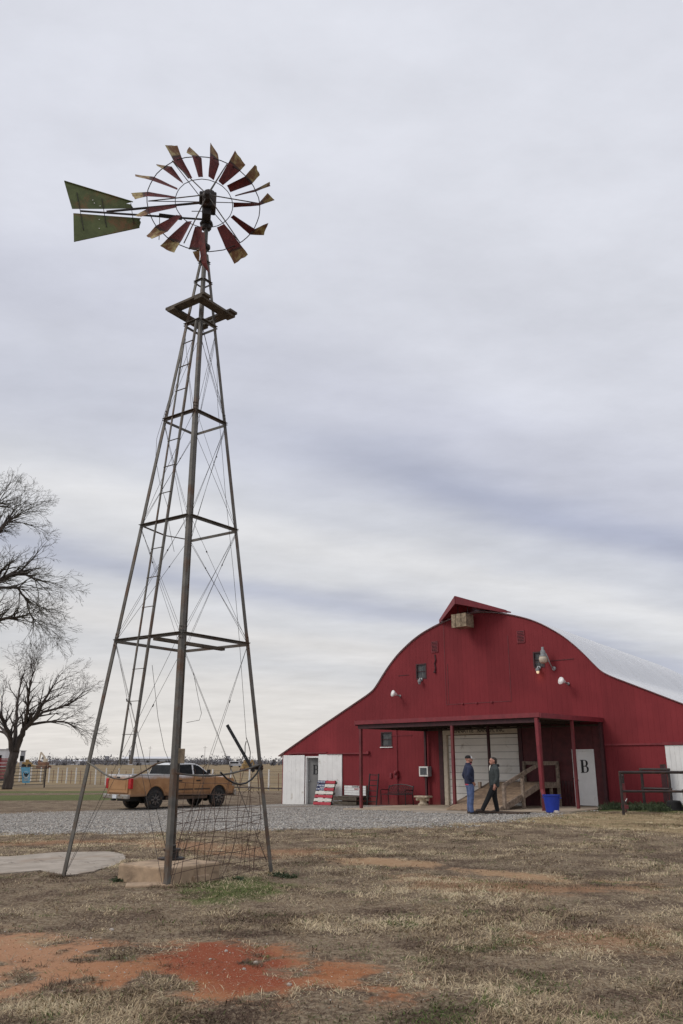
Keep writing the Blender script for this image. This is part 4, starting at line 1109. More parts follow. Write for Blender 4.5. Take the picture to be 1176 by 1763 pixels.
# lower skirt boards beside the right door
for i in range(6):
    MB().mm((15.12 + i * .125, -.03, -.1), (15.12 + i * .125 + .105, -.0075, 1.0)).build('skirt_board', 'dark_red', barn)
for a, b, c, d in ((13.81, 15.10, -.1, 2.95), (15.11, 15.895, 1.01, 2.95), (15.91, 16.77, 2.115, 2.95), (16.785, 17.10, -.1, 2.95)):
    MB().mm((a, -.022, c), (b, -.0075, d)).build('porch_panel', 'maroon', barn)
# conduit and meter box
MB().tube([(7.42, -.04, -.2), (7.42, -.04, 3.05)], .018, 6).bar((7.1, -.03, 2.78), (8.3, -.03, 2.78), .015, .015).build('conduit', 'trim_red', barn)
MB().box((7.42, -.09, 1.14), (.17, .12, .3)).lathe([(.075, 0), (.085, .05), (.05, .09)], 10, (7.42, -.14, 1.2), (0, -1, 0)).build('meter_box', 'trim_red', barn, bevel=.01)

MB().box((7.05, -.04, 1.08), (.12, .06, .2)).build('switch_box', 'trim_red', barn, bevel=.01)
# porch: a flat red roof on posts
PT = 3.09
poly = [(8.55, -3.9), (16.93, -3.9), (17.2, -.02), (9.0, -.02)]
porch = MB().prism(poly, lambda a, b, d: (a, b, d), PT, PT + .03).build('porch_roof', 'trim_red', barn)
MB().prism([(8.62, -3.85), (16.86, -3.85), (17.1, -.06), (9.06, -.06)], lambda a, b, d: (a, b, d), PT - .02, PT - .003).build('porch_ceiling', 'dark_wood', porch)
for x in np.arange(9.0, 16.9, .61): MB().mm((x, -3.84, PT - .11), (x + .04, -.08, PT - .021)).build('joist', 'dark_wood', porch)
MB().mm((9.05, -.10, PT - .17), (17.15, -.021, PT - .112)).build('shade_ledger', 'dark_wood', porch)  # dark strip added to imitate the shaded band under the porch roof
MB().bar((8.72, -3.72, PT - .09), (9.1, -.12, PT - .11), .07, .14).build('side_beam', 'dark_wood', porch)  # beam coloured dark for the same underside shade
MB().bar((8.5, -3.93, PT + .075), (16.95, -3.93, PT + .075), .06, .15).build('gutter', 'trim_red', porch)
MB().bar((16.97, -3.95, PT + .06), (17.24, -.02, PT + .03), .05, .16).build('fascia', 'trim_red', porch)
MB().bar((8.51, -3.95, PT + .06), (8.96, -.02, PT + .02), .05, .2).build('fascia', 'trim_red', porch)
MB().mm((8.6, -3.86, PT - .16), (16.85, -3.78, PT - .022)).build('beam', 'dark_red', porch)
def zs_(s): return float(zfar(s)) + .03
for s, y, w, mt in ((8.7, -3.8, .10, 'post_red'), (13.22, -3.8, .10, 'post_red'), (16.80, -3.8, .10, 'post_red'), (17.06, -2.0, .09, 'post_red'), (9.12, -.16, .09, 'dark_red'), (12.86, -.95, .09, 'dark_red'), (17.17, -.09, .12, 'dark_red')):  # inner posts get a darker red, porch shade put into their colour
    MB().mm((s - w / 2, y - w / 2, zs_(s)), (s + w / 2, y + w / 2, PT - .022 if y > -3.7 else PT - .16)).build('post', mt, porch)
ds = MB(); s0 = 16.83; zb = zs_(s0)
ds.bar((s0, -3.97, PT - .02), (s0 + .01, -3.92, zb + .62), .11, .085, up=(0, 1, 0)).bar((s0 + .01, -3.92, zb + .66), (s0 + .14, -4.06, zb + .50), .10, .085, up=(0, 1, 0))
ds.build('downspout', 'trim_red', porch)

# ------------------------------------------------------------------ things on and before the barn front
def bthing(name, s, y, z, label, cat, rz=0.0, group=None):
    p = barn_pt(s, y, z); o = empty(name, tuple(p), BROT + rz); tag(o, label, cat, group); return o
# crate under the hood
cr = bthing('wooden_crate', 11.68, -.62, 7.02, 'weathered plywood box hung under the peak of the barn hood', 'crate')
MB().box((0, 0, .3), (.62, .62, .54)).build('box', 'box_wood', cr)
for x in (-.27, 0, .27): MB().box((x, -.32, .3), (.2, .018, .56)).build('board', 'box_wood', cr)
for y in (-.21, 0, .21): MB().box((-.32, y, .3), (.018, .2, .56)).build('board', 'box_wood', cr)
MB().tube([(-.25, 0, .55), (-.25, 0, 1.0)], .015, 5).build('hanger', 'wire', cr); MB().tube([(.25, 0, .55), (.25, 0, 1.0)], .015, 5).build('hanger', 'wire', cr)
# flood lamps
def flood(s, z, label):
    r = bthing('flood_lamp', s, 0, z, label, 'lamp', group='lamps on the barn front')
    MB().lathe([(.05, 0), (.06, .02), (.03, .05)], 10, (0, -.0145, 0), (0, -1, 0)).tube([(0, -.05, 0), (.0, -.22, .03), (-.02, -.3, .06)], .035, 7).build('arm', 'grey_metal', r)
    MB().lathe([(.055, 0), (.07, .06), (.12, .12), (.14, .17), (.14, .2)], 16, (-.01, -.28, .055), (-.3, -.9, .22)).build('housing', 'lamp_white', r, smooth=False)
    MB().lathe([(.128, 0), (.10, .025), (.0, .035)], 16, (-.07, -.46, .1), (-.3, -.9, .22)).build('lens', 'lamp_white', r, smooth=True)
flood(7.66, 4.48, 'white flood lamp low on the left of the barn gable'); flood(15.98, 4.50, 'white flood lamp low on the right of the barn gable')
def jar_lamp(s, z, label, lit):
    r = bthing('jar_lamp', s, 0, z, label, 'lamp', group='lamps on the barn front')
    MB().lathe([(.07, 0), (.07, .03), (.03, .05)], 10, (0, -.0145, .05), (0, -1, 0)).tube([(0, -.05, .05), (0, -.16, .09), (0, -.17, .03)], .02, 6).lathe([(.05, 0), (.085, -.04), (.085, -.12)], 10, (0, -.17, .04)).build('bracket', 'grey_metal', r)
    MB().lathe([(.05, 0), (.06, -.04), (.045, -.09), (.0, -.11)], 10, (0, -.17, -.075)).build('bulb', 'lamp_glow' if lit else 'grey_metal', r, smooth=True)
    if lit:
        ld = bpy.data.lights.new('bulb_light', 'POINT'); ld.energy = .4; ld.color = (1, .62, .25); ld.shadow_soft_size = .05
        lo = bpy.data.objects.new('bulb_light', ld); COL.objects.link(lo); lo.parent = r; lo.location = (0, -.17, -.30)
jar_lamp(8.90, 5.08, 'unlit jar lamp under the left gable window', False); jar_lamp(14.79, 5.14, 'lit jar lamp glowing orange under the right gable window', True)
gl = bthing('gooseneck_lamp', 15.42, 0, 5.12, 'yard lamp on a curved arm beside the right gable window', 'lamp', group='lamps on the barn front')
MB().lathe([(.09, 0), (.08, .03), (.03, .05)], 10, (0, -.0145, 0), (0, -1, 0)).tube([(0, -.04, 0), (0, -.18, .05), (-.02, -.30, .22), (-.05, -.34, .40), (-.12, -.35, .56), (-.22, -.36, .62)], .02, 7).build('arm', 'grey_metal', gl)
MB().lathe([(.05, .32), (.06, .2), (.10, .17), (.10, .02), (.16, -.02), (.16, -.05)], 14, (-.24, -.36, .50)).build('housing', 'grey_metal', gl)
MB().lathe([(.15, 0), (.17, -.1), (.15, -.2), (.10, -.26), (.0, -.27)], 14, (-.24, -.36, .449)).build('globe', 'cream_trim', gl, smooth=True)
# window air conditioner
ac = bthing('air_conditioner', 9.05, -.02, 1.07, 'white box air conditioner set in the red wall under the porch', 'air conditioner')
MB().mm((-.235, -.22, 0), (.235, .02, .40)).build('case', 'far_grey', ac, bevel=.012)
MB().mm((-.235, -.245, 0), (-.18, -.221, .4)).mm((.18, -.245, 0), (.235, -.221, .4)).mm((-.18, -.245, .345), (.18, -.221, .4)).mm((-.18, -.245, 0), (.18, -.221, .055)).build('front_frame', 'white_paint', ac)
for i in range(9): MB().mm((-.175, -.235, .065 + i * .031), (.175, -.222, .08 + i * .031)).build('grille_slat', 'dark_grille', ac)
# painted pallet leaning by the door
zf = lambda s: float(zfar(s))
fp = bthing('flag_pallet', 3.44, -.72, zf(3.4) + .01, 'wooden pallet painted with stars and stripes leaning by the doorway', 'pallet')
tilt = Matrix.Rotation(R(-17), 3, 'X')
W_, H_ = 1.14, 1.12
def fpb(nm, mt, a, b, par=fp):
    c = tilt @ Vector([(a[i] + b[i]) / 2 for i in range(3)]); sz = [abs(b[i] - a[i]) for i in range(3)]
    return MB().box(c, sz, tilt).build(nm, mt, par)
for i in range(7):
    z0 = i * .162; mt = 'flag_red' if i % 2 == 0 else 'flag_white'
    bd = fpb('board', mt, (-W_ / 2, -.022, z0), (W_ / 2, 0, z0 + .125))
    if i >= 4:
        cb = fpb('canton_board', 'flag_blue', (-W_ / 2 + .001, -.027, z0), (-W_ / 2 + .52, -.0222, z0 + .125))
        for k in range(5):
            m = MB(); cx_, cz = -W_ / 2 + .06 + k * .1, z0 + .064
            st = []
            for j in range(10):
                rr = .042 if j % 2 == 0 else .018; a = math.pi / 2 + j * math.pi / 5; st.append((cx_ + rr * math.cos(a), cz + rr * math.sin(a)))
            m.prism(st, lambda a, b, d: tilt @ Vector((a, d, b)), -.031, -.0272); m.build('star', 'white_paint', cb)
for x in (-.5, 0, .5): fpb('stringer', 'old_wood', (x - .025, .002, 0), (x + .025, .10, H_))
for z0 in (.02, .5, .98): fpb('back_board', 'old_wood', (-W_ / 2, .102, z0), (W_ / 2, .12, z0 + .1))
# pallet bench with a white lettered back
pb = bthing('pallet_bench', 5.04, -.45, zf(5.2) + .01, 'bench of dark pallets with a white lettered plank back', 'bench')
for i in range(4):
    b_ = MB().mm((-.66, .24, .40 + i * .105), (.66, .265, .40 + i * .105 + .096)).build('back_board', 'white_paint', pb)
text_on("DONNIE'S", .1, 'letter_black', pb, (.05, .236, .765), FRONT); text_on('BARN', .1, 'flag_red', pb, (.1, .236, .662), FRONT)
for i in range(5): MB().mm((-.72, -.42 + i * .13, .34), (.68, -.42 + i * .13 + .1, .365)).build('seat_board', 'old_wood', pb)
for z0 in (.02, .2):
    for y in (-.42, -.1, .2):
        MB().mm((-.72, y, z0 + .03), (.68, y + .05, z0 + .13)).build('stringer', 'old_wood', pb)
    for y in (-.43, -.16, .12): MB().mm((-.72, y, z0), (.68, y + .1, z0 + .028)).build('slat', 'old_wood', pb)
for x in (-.7, .64): MB().mm((x, .27, .0), (x + .06, .33, .84)).build('back_post', 'old_wood', pb)
# black iron ladder rack
lk = bthing('iron_ladder', 6.32, -.5, zf(6.3) + .02, 'short black iron ladder standing against the red wall', 'ladder')
lean = Matrix.Rotation(R(-8), 3, 'X')
for x in (-.26, .26): MB().bar(lean @ Vector((x, 0, 0)), lean @ Vector((x, 0, 1.32)), .045, .045).build('rail', 'black_metal', lk)
for i in range(6): MB().bar(lean @ Vector((-.26, 0, .14 + i * .225)), lean @ Vector((.26, 0, .14 + i * .225)), .04, .035).build('rung', 'black_metal', lk)
# black lattice bench
ib = bthing('iron_bench', 7.86, -.62, zf(7.8) + .035, 'black iron garden bench with lattice back under the porch', 'bench')
for x in (-.68, .68):
    MB().tube([(x, -.25, 0), (x, -.25, .42)], .02, 6).tube([(x, .27, 0), (x, .22, .42), (x, .30, .78)], .02, 6).tube([(x, .25, .6), (x, -.2, .62), (x, -.27, .58), (x, -.25, .42)], .018, 6).build('leg_frame', 'black_metal', ib)
for i in range(7): MB().bar((-.68, -.24 + i * .075, .43), (.68, -.24 + i * .075, .43), .05, .02).build('seat_slat', 'black_metal', ib)
top = [(-.68, .29, .72), (-.4, .3, .80), (0, .3, .83), (.4, .3, .80), (.68, .29, .72)]
MB().tube(top, .02, 6).bar((-.68, .24, .47), (.68, .24, .47), .03, .03).build('back_frame', 'black_metal', ib)
for i in range(14):
    x = -.62 + i * .095
    MB().bar((x, .25, .48), (min(x + .16, .66), .295, .79), .014, .008, up=(0, 1, 0)).build('lattice_bar', 'black_metal', ib)
    MB().bar((x, .258, .48), (max(x - .16, -.66), .303, .79), .014, .008, up=(0, 1, 0)).build('lattice_bar', 'black_metal', ib)
# stone seat
pt = bthing('stone_bench', 9.36, -.72, zf(9.3) + .035, 'small carved stone bench on the porch slab', 'bench')
MB().mm((-.36, -.18, .31), (.36, .18, .38)).build('top', 'planter_stone', pt, bevel=.02)
MB().lathe([(.22, 0), (.23, .05), (.16, .09), (.14, .16), (.17, .22), (.25, .28), (.27, .309)], 12, (0, 0, 0)).build('pedestal', 'planter_stone', pt)
for x in (-.26, .26): MB().lathe([(.05, 0), (.075, .03), (.075, .1), (.04, .128)], 10, (x, -.05, .18)).build('scroll', 'planter_stone', pt)
# ------------------------------------------------------------------ timber ramp up to the overhead door
rp = bthing('timber_ramp', 13.2, 0, float(zfar(13.2)) + .035, 'weathered timber loading ramp with handrail beside the overhead door', 'ramp')
RW, LZ, LY, RY = 2.0, .90, -1.35, -4.35      # width, landing height, landing front, ramp foot
def dz(y): return LZ if y > LY else max(.03, .03 + (LZ - .03) * (y - RY) / (LY - RY))
y = RY + .05; i = 0
while y < -.03:
    y1 = min(y + .135, -.02); m = MB()
    za, zb = dz(y), dz(y1)
    m.add([(0, y, za - .03), (RW, y, za - .03), (RW, y1 - .008, zb - .03), (0, y1 - .008, zb - .03), (0, y, za), (RW, y, za), (RW, y1 - .008, zb), (0, y1 - .008, zb)],
          [(0, 3, 2, 1), (4, 5, 6, 7), (0, 1, 5, 4), (1, 2, 6, 5), (2, 3, 7, 6), (3, 0, 4, 7)])
    m.build('plank', 'deck_wood', rp); y += .135; i += 1
for x in (-.045, RW + .045):
    MB().bar((x, RY + .3, dz(RY + .3) - .085), (x, LY, LZ - .085), .05, .2).build('stringer', 'grey_wood', rp)
    MB().bar((x, LY, LZ - .10), (x, -.02, LZ - .10), .05, .2).build('stringer', 'grey_wood', rp)
def rail_y(y): return dz(y) + .66
xr = RW + .095
for y, h0 in ((RY + .55, 0), (RY + 1.75, 0), (LY + .02, 0), (-.1, 0)):
    MB().mm((xr - .05, y - .05, 0), (xr + .05, y + .05, rail_y(y) + .02)).build('rail_post', 'grey_wood', rp)
MB().bar((xr, RY + .5, rail_y(RY + .5)), (xr, LY, rail_y(LY)), .045, .14).build('handrail', 'grey_wood', rp)
MB().bar((xr, LY, rail_y(LY) + .01), (xr, -.03, LZ + .68), .05, .14).build('handrail', 'grey_wood', rp)
for x in (.0, RW): MB().mm((x - .045, -.55, 0), (x + .045, -.46, LZ - .2)).build('leg', 'grey_wood', rp)
MB().mm((-.1, -2.15, 0), (-.0, -2.05, dz(-2.1) + .22)).build('kerb_post', 'grey_wood', rp)
MB().mm((.62, -.16, LZ), (.72, -.06, LZ + .72)).build('rail_post', 'grey_wood', rp)
MB().bar((.6, -.1, LZ + .68), (RW + .1, -.1, LZ + .68), .045, .12).build('handrail', 'grey_wood', rp)
# dark plank lying before the apron
wb = bthing('ground_board', 16.15, -5.25, float(zfar(16)) + .025, 'dark worn board lying flat at the edge of the slab', 'board', R(8))
MB().mm((-.85, -.32, 0), (.85, .02, .045)).build('board', 'mat_brown', wb); MB().mm((-.8, .04, 0), (.8, .3, .04)).build('board', 'mat_brown', wb)
# blue tub with stone
bt = bthing('blue_tub', 17.42, -4.36, float(zfar(17.2)) + .02, 'blue plastic tub standing under the red downspout', 'tub', R(10))
MB().lathe([(.19, 0), (.205, .02), (.262, .50), (.285, .51), (.285, .535), (.25, .535), (.185, .03)], 24, (0, 0, 0)).build('tub_wall', 'blue_plastic', bt, smooth=False)
for a in (0, math.pi): MB().tube([(.27 * math.cos(a) , -.06, .46), (.31 * math.cos(a), 0, .43), (.27 * math.cos(a), .06, .46)], .012, 6).build('handle', 'blue_plastic', bt)
st = bthing('rock', 17.78, -4.75, float(zfar(17.5)) + .04, 'small pale rock at the foot of the blue tub', 'rock')
def rock_mesh(r, seed):
    bm = bmesh.new(); bmesh.ops.create_icosphere(bm, subdivisions=2, radius=r); rr = random.Random(seed)
    for v in bm.verts: v.co *= rr.uniform(.8, 1.15); v.co.z *= .7
    me = bpy.data.meshes.new('rock'); bm.to_mesh(me); bm.free(); me.materials.append(MATS['stone']); return me
link('stone', rock_mesh(.1, 2), st)
# ------------------------------------------------------------------ pipe pen at the right
def gpt(x, y): return (x, y, float(gz(x, y)))
pf = empty('pipe_fence', gpt(8.40, 25.85)); tag(pf, 'brown steel pipe fence rail running off to the right before the barn', 'pipe fence')
H1, H2 = 1.20, .66
for x, y in ((0, 0), (.42, 1.05), (1.92, -.16), (3.9, -.35)): MB().tube([(x, y, -.4), (x, y, H1 - (.05 if y > .5 else 0))], .042, 8).build('post', 'pipe_brown', pf)
MB().tube([(-.03, 0, H1), (3.95, -.36, H1 + .01)], .042, 8).build('rail', 'pipe_brown', pf)
MB().tube([(0.04, 0, H2), (3.95, -.36, H2)], .034, 8).build('rail', 'pipe_brown', pf)
MB().tube([(0, 0, H1 - .1), (.42, 1.05, H1 - .1)], .034, 8).build('rail', 'pipe_brown', pf)
MB().box((.22, .5, .62), (.1, .12, .5)).box((.22, .5, .2), (.16, .2, .1)).build('hydrant_case', 'post_red', pf)
MB().box((.1, -.05, .42), (.02, .01, .09), Matrix.Rotation(R(35), 3, 'Y')).build('paper_tag', 'white_paint', pf)
sf = bthing('pipe_hoop', 18.95, -1.0, float(zfar(19)) + .0, 'square hoop of dark steel pipe standing by the red wall', 'pipe barrier')
for x in (0, .92): MB().tube([(x, 0, -.3), (x, 0, 1.28)], .05, 8).build('post', 'pipe_brown', sf)
for z in (1.27, .66): MB().tube([(-.06, 0, z), (.98, 0, z)], .04, 8).build('rail', 'pipe_brown', sf)
cp = bthing('corner_post', 19.42, -.32, float(zfar(19)) - .2, 'dark timber post at the edge of the white sliding panel', 'post')
MB().mm((-.07, -.07, 0), (.07, .07, 1.62)).build('post', 'dark_red', cp); MB().mm((-.075, -.075, 1.6), (.075, .075, 1.63)).build('cap', 'dark_wood', cp)
br = bthing('barrel', 20.75, -1.45, float(zfar(20)) - .01, 'grey plastic barrel standing before the white sliding panel', 'barrel')
MB().lathe([(.26, 0), (.28, .04), (.29, .25), (.28, .27), (.29, .29), (.285, .62), (.30, .64), (.30, .67), (.27, .67)], 20, (0, 0, 0)).build('barrel_wall', 'barrel_grey', br)
tb = bthing('black_tub', 20.05, -1.25, float(zfar(20)) + .0, 'black rubber tub upside down beside the grey barrel', 'tub')
def torus(R0, r0, n, k, ax):
    m = MB(); pts = []
    for i in range(n + 1):
        a = 2 * math.pi * i / n
        pts.append((R0 * math.cos(a), 0, R0 * math.sin(a)))
    return m.tube(pts, r0, k, cap=False)
MB().lathe([(.27, 0), (.27, .03), (.25, .04), (.22, .26), (.19, .30), (.0, .31)], 18, (0, 0, 0)).build('tub_wall', 'rubber_black', tb)
# ------------------------------------------------------------------ pickup truck (local x forward, right side is -y)
TH_ = R(43)
tp = np.array([-8.30, 38.15]); tz = float(gz(tp[0], tp[1]))
ang = math.pi / 2 - TH_
ca, sa = math.cos(ang), math.sin(ang)
lx, ly = 1.28, -.86
truck = empty('pickup_truck', (tp[0] - (lx * ca - ly * sa), tp[1] - (lx * sa + ly * ca), tz - .01), ang)
tag(truck, 'white crew cab pickup truck caked in orange mud on the gravel', 'pickup truck')
WR, RX, FX, HWD = .415, 1.28, 4.82, .98
def arch(cx, r, n=9, z0=.62):
    a0 = math.asin(max(-1, min(1, (z0 - WR) / r)))
    return [(cx - r * math.cos(a0 + (math.pi - 2 * a0) * i / n), WR + r * math.sin(a0 + (math.pi - 2 * a0) * i / n)) for i in range(n + 1)]
def body_side(x0, x1, bot, top, arches):
    p = [(x0, bot)]
    for c in arches: p += arch(c, .52, z0=bot)
    p += [(x1, bot)] + top
    return p
bs_poly = body_side(.02, 5.86, .60, [(5.90, .82), (5.86, 1.10), (5.74, 1.16), (4.38, 1.24), (4.25, 1.27), (2.18, 1.30), (2.14, 1.32), (.02, 1.32)], [RX, FX])
# lower body, pulled in towards top and bottom
def body_loft():
    m = MB(); n = len(bs_poly)
    lay = [(-HWD + .05, 0.0), (-HWD, .03), (HWD, .03), (HWD - .05, 0)]
    vs = []
    for yy in (-HWD, HWD):
        for x, z in bs_poly:
            inn = .05 * max(0, (z - 1.0) / .32) ** 2 + .04 * max(0, (.75 - z) / .2)
            fr_ = .10 * max(0, (x - 5.3) / .55) ** 2
            vs.append((x, yy * (1 - (inn + fr_) / HWD), z))
    fs = [tuple(range(n)), tuple(reversed(range(n, 2 * n)))] + [(i, n + i, n + (i + 1) % n, (i + 1) % n) for i in range(n)]
    return m.add(vs, fs)
tbody = body_loft().build('body', 'muddy_paint', truck, bevel=.035, seg=3)
# hood crown
MB().add([(4.30, -.80, 1.245), (5.72, -.70, 1.155), (5.72, .70, 1.155), (4.30, .80, 1.245), (4.32, -.62, 1.32), (5.62, -.52, 1.235), (5.62, .52, 1.235), (4.32, .62, 1.32)], [(4, 5, 6, 7), (0, 1, 5, 4), (1, 2, 6, 5), (2, 3, 7, 6), (3, 0, 4, 7), (3, 2, 1, 0)]).build('bonnet', 'muddy_paint', tbody, bevel=.03)
# fender flares
for sgn in (-1, 1):
    for cx in (RX, FX):
        a_ = arch(cx, .52, 12, .62); b_ = arch(cx, .585, 12, .62)
        MB().prism(a_ + list(reversed(b_)), lambda x, z, d: (x, d, z), sgn * (HWD - .01), sgn * (HWD + .03)).build('wheel_arch', 'muddy_paint', tbody, bevel=.012)
        MB().prism(arch(cx, .515, 12, .5), lambda x, z, d: (x, d, z), sgn * .55, sgn * (HWD - .045)).build('wheel_well', 'black_paint', tbody)
# cab
cab_b = [(2.20, 1.29), (4.42, 1.26)]
def cab_pt(x, z, sgn):                       # tumblehome
    q = (z - 1.27) / .66; return (x, sgn * (.925 - .17 * q), z)
cab_poly = [(2.08, 1.27), (4.52, 1.24), (3.78, 1.80), (3.55, 1.91), (3.0, 1.955), (2.48, 1.93), (2.28, 1.87)]
m = MB(); n = len(cab_poly)
m.add([cab_pt(x, z, -1) for x, z in cab_poly] + [cab_pt(x, z, 1) for x, z in cab_poly], [tuple(range(n)), tuple(reversed(range(n, 2 * n)))] + [(i, n + i, n + (i + 1) % n, (i + 1) % n) for i in range(n)])
cab = m.build('cab', 'muddy_paint', truck, bevel=.05, seg=3)
def glass(poly, sgn, nm='side_window'):
    m = MB(); o = .012
    m.add([Vector(cab_pt(x, z, sgn)) + Vector((0, sgn * o, 0)) for x, z in poly] + [Vector(cab_pt(x, z, sgn)) - Vector((0, sgn * .01, 0)) for x, z in poly],
          [tuple(range(len(poly))), tuple(reversed(range(len(poly), 2 * len(poly))))] + [(i, len(poly) + i, len(poly) + (i + 1) % len(poly), (i + 1) % len(poly)) for i in range(len(poly))])
    return m.build(nm, 'dark_glass', cab)
for sgn in (-1, 1):
    glass([(2.24, 1.33), (2.55, 1.33), (2.55, 1.83), (2.38, 1.82)], sgn); glass([(2.59, 1.33), (3.30, 1.33), (3.30, 1.85), (2.59, 1.84)], sgn); glass([(3.40, 1.33), (4.24, 1.31), (3.72, 1.77), (3.50, 1.84), (3.40, 1.84)], sgn)
def wq(p, nm, mat, par):                     # windscreen and rear glass
    c = sum((Vector(q) for q in p), Vector()) / 4; nrm = (Vector(p[1]) - Vector(p[0])).cross(Vector(p[2]) - Vector(p[0])).normalized()
    ctr = Vector((3.0, 0, 1.5)); nrm = nrm if nrm.dot(c - ctr) > 0 else -nrm
    MB().add([Vector(q) + nrm * .012 for q in p] + [Vector(q) - nrm * .02 for q in p], [(0, 1, 2, 3), (7, 6, 5, 4), (0, 4, 5, 1), (1, 5, 6, 2), (2, 6, 7, 3), (3, 7, 4, 0)]).build(nm, mat, par)
wq([(4.42, -.82, 1.31), (4.42, .82, 1.31), (3.84, .70, 1.755), (3.84, -.70, 1.755)], 'windscreen', 'dark_glass', cab)
wq([(2.115, -.82, 1.34), (2.115, .82, 1.34), (2.265, .73, 1.83), (2.265, -.73, 1.83)], 'rear_window', 'dark_glass', cab)
# doors: seams, handles, mouldings
for sgn in (-1, 1):
    for x0, x1 in ((2.32, 3.34), (3.36, 4.30)):
        d = MB().mm((x0, sgn * (HWD - .004), .70), (x1, sgn * (HWD + .012), 1.20)).build('door', 'muddy_paint', truck, bevel=.01)
        MB().mm((x0 + .12, sgn * (HWD + .012), 1.08), (x0 + .34, sgn * (HWD + .04), 1.12)).build('handle', 'black_paint', d)
        MB().mm((x0 + .02, sgn * (HWD + .012), .78), (x1 - .02, sgn * (HWD + .024), .83)).build('moulding', 'mud_dark', d)
    mb = MB().tube([(4.02, sgn * .90, 1.36), (4.05, sgn * 1.06, 1.40)], .02, 6).box((4.06, sgn * 1.13, 1.46), (.10, .16, .24)).build('mirror', 'black_paint', truck, bevel=.02)
    MB().mm((1.9, sgn * (HWD - .16), .42), (4.2, sgn * (HWD - .06), .56)).build('sill', 'mud_dark', truck)
    tl = MB().mm((-.035, sgn * (HWD - .19), .86), (.10, sgn * (HWD + .012), 1.20)).build('tail_lamp', 'tail_lamp', truck, bevel=.02)
    MB().mm((5.70, sgn * (HWD - .36), .88), (5.90, sgn * (HWD - .10), 1.06)).build('headlamp', 'chrome', truck, bevel=.02)
# bed floor and inner walls
MB().mm((.08, -.88, 1.305), (2.1, .88, 1.3225)).build('bed_cover', 'black_paint', truck)
for yy in (-.93, .93): MB().mm((.04, yy - .035, 1.318), (2.12, yy + .035, 1.345)).build('bed_rail', 'muddy_paint', truck)
tg = MB().mm((-.03, -HWD + .21, .72), (.03, HWD - .21, 1.33)).build('tailgate', 'muddy_paint', truck, bevel=.015)
MB().mm((-.045, -.62, .84), (-.03, .62, 1.2)).build('pressing', 'muddy_paint', tg); MB().mm((-.055, -.12, 1.19), (-.03, .12, 1.25)).build('handle', 'black_paint', tg)
bp = MB().mm((-.16, -HWD + .02, .50), (.0, HWD - .02, .68)).build('rear_bumper', 'chrome', truck, bevel=.03)
MB().mm((-.175, -.16, .52), (-.161, .16, .67)).build('number_plate', 'plate_white', bp); MB().mm((-.30, -.05, .42), (-.1, .05, .5)).build('tow_hitch', 'black_paint', bp)
MB().mm((5.80, -HWD + .06, .48), (5.98, HWD - .06, .76)).build('front_bumper', 'chrome', truck, bevel=.04)
gr_ = MB().mm((5.84, -.55, .80), (5.92, .55, 1.10)).build('grille', 'chrome', truck, bevel=.02)
MB().mm((5.921, -.48, .84), (5.93, .48, 1.06)).build('mesh', 'black_paint', gr_)
MB().mm((.3, -.5, .38), (5.6, .5, .60)).build('chassis', 'black_paint', truck)
for cx in (RX, FX): MB().tube([(cx, -.8, WR), (cx, .8, WR)], .06, 8).lathe([(.05, -.15), (.17, -.06), (.17, .06), (.05, .15)], 10, (cx, 0, WR - .02), (0, 1, 0)).build('axle', 'black_paint', truck)
def wheel_at(cx, sgn):
    c = Vector((cx, sgn * .845, WR)); w = .145
    tyre = MB().lathe([(.24, -w), (.33, -w - .01), (.385, -w + .005), (WR, -w + .04), (WR, w - .04), (.385, w - .005), (.33, w + .01), (.24, w)], 28, c, (0, sgn, 0)).build('wheel', 'tyre', truck)
    for i in range(28):
        a = 2 * math.pi * i / 28
        p = c + Vector((math.cos(a), 0, math.sin(a))) * (WR - .002)
        MB().box(p, (.03, .2, .02), Matrix.Rotation(-a + math.pi / 2, 3, 'Y')).build('tread_block', 'tyre', tyre)
    rim = MB().lathe([(.245, -.06), (.25, .10), (.235, .12), (.22, .09), (.21, .02), (.0, .02)], 24, c + Vector((0, sgn * .048, 0)), (0, sgn, 0)).build('rim', 'black_paint', tyre)
    for i in range(8):
        a = 2 * math.pi * i / 8
        d = Vector((math.cos(a), 0, math.sin(a)))
        MB().bar(c + d * .06 + Vector((0, sgn * .155, 0)), c + d * .225 + Vector((0, sgn * .165, 0)), .06, .03, up=(0, 1, 0)).build('spoke', 'rim_grey', tyre)
    MB().lathe([(.075, .09), (.075, .17), (.05, .19), (0, .195)], 14, c, (0, sgn, 0)).build('hub_cap', 'black_paint', tyre)
for cx in (RX, FX):
    for sgn in (-1, 1): wheel_at(cx, sgn)

# deep-sided body: stretch everything between sills and belt line upward
def lift(o):
    if o.name.startswith(('wheel.', 'axle')) or o.name == 'wheel': return
    if o.type == 'MESH':
        n = len(o.data.vertices); co = np.empty(n * 3); o.data.vertices.foreach_get('co', co); co = co.reshape(-1, 3)
        co[:, 2] = np.interp(co[:, 2], [0, .45, .60, 1.30, 1.95], [0, .43, .56, 1.445, 1.97]); o.data.vertices.foreach_set('co', co.ravel()); o.data.update()
    for ch in o.children: lift(ch)
for ch in truck.children:
    if ch.data.name.startswith('wheel') and not ch.data.name.startswith('wheel_'): continue
    lift(ch)
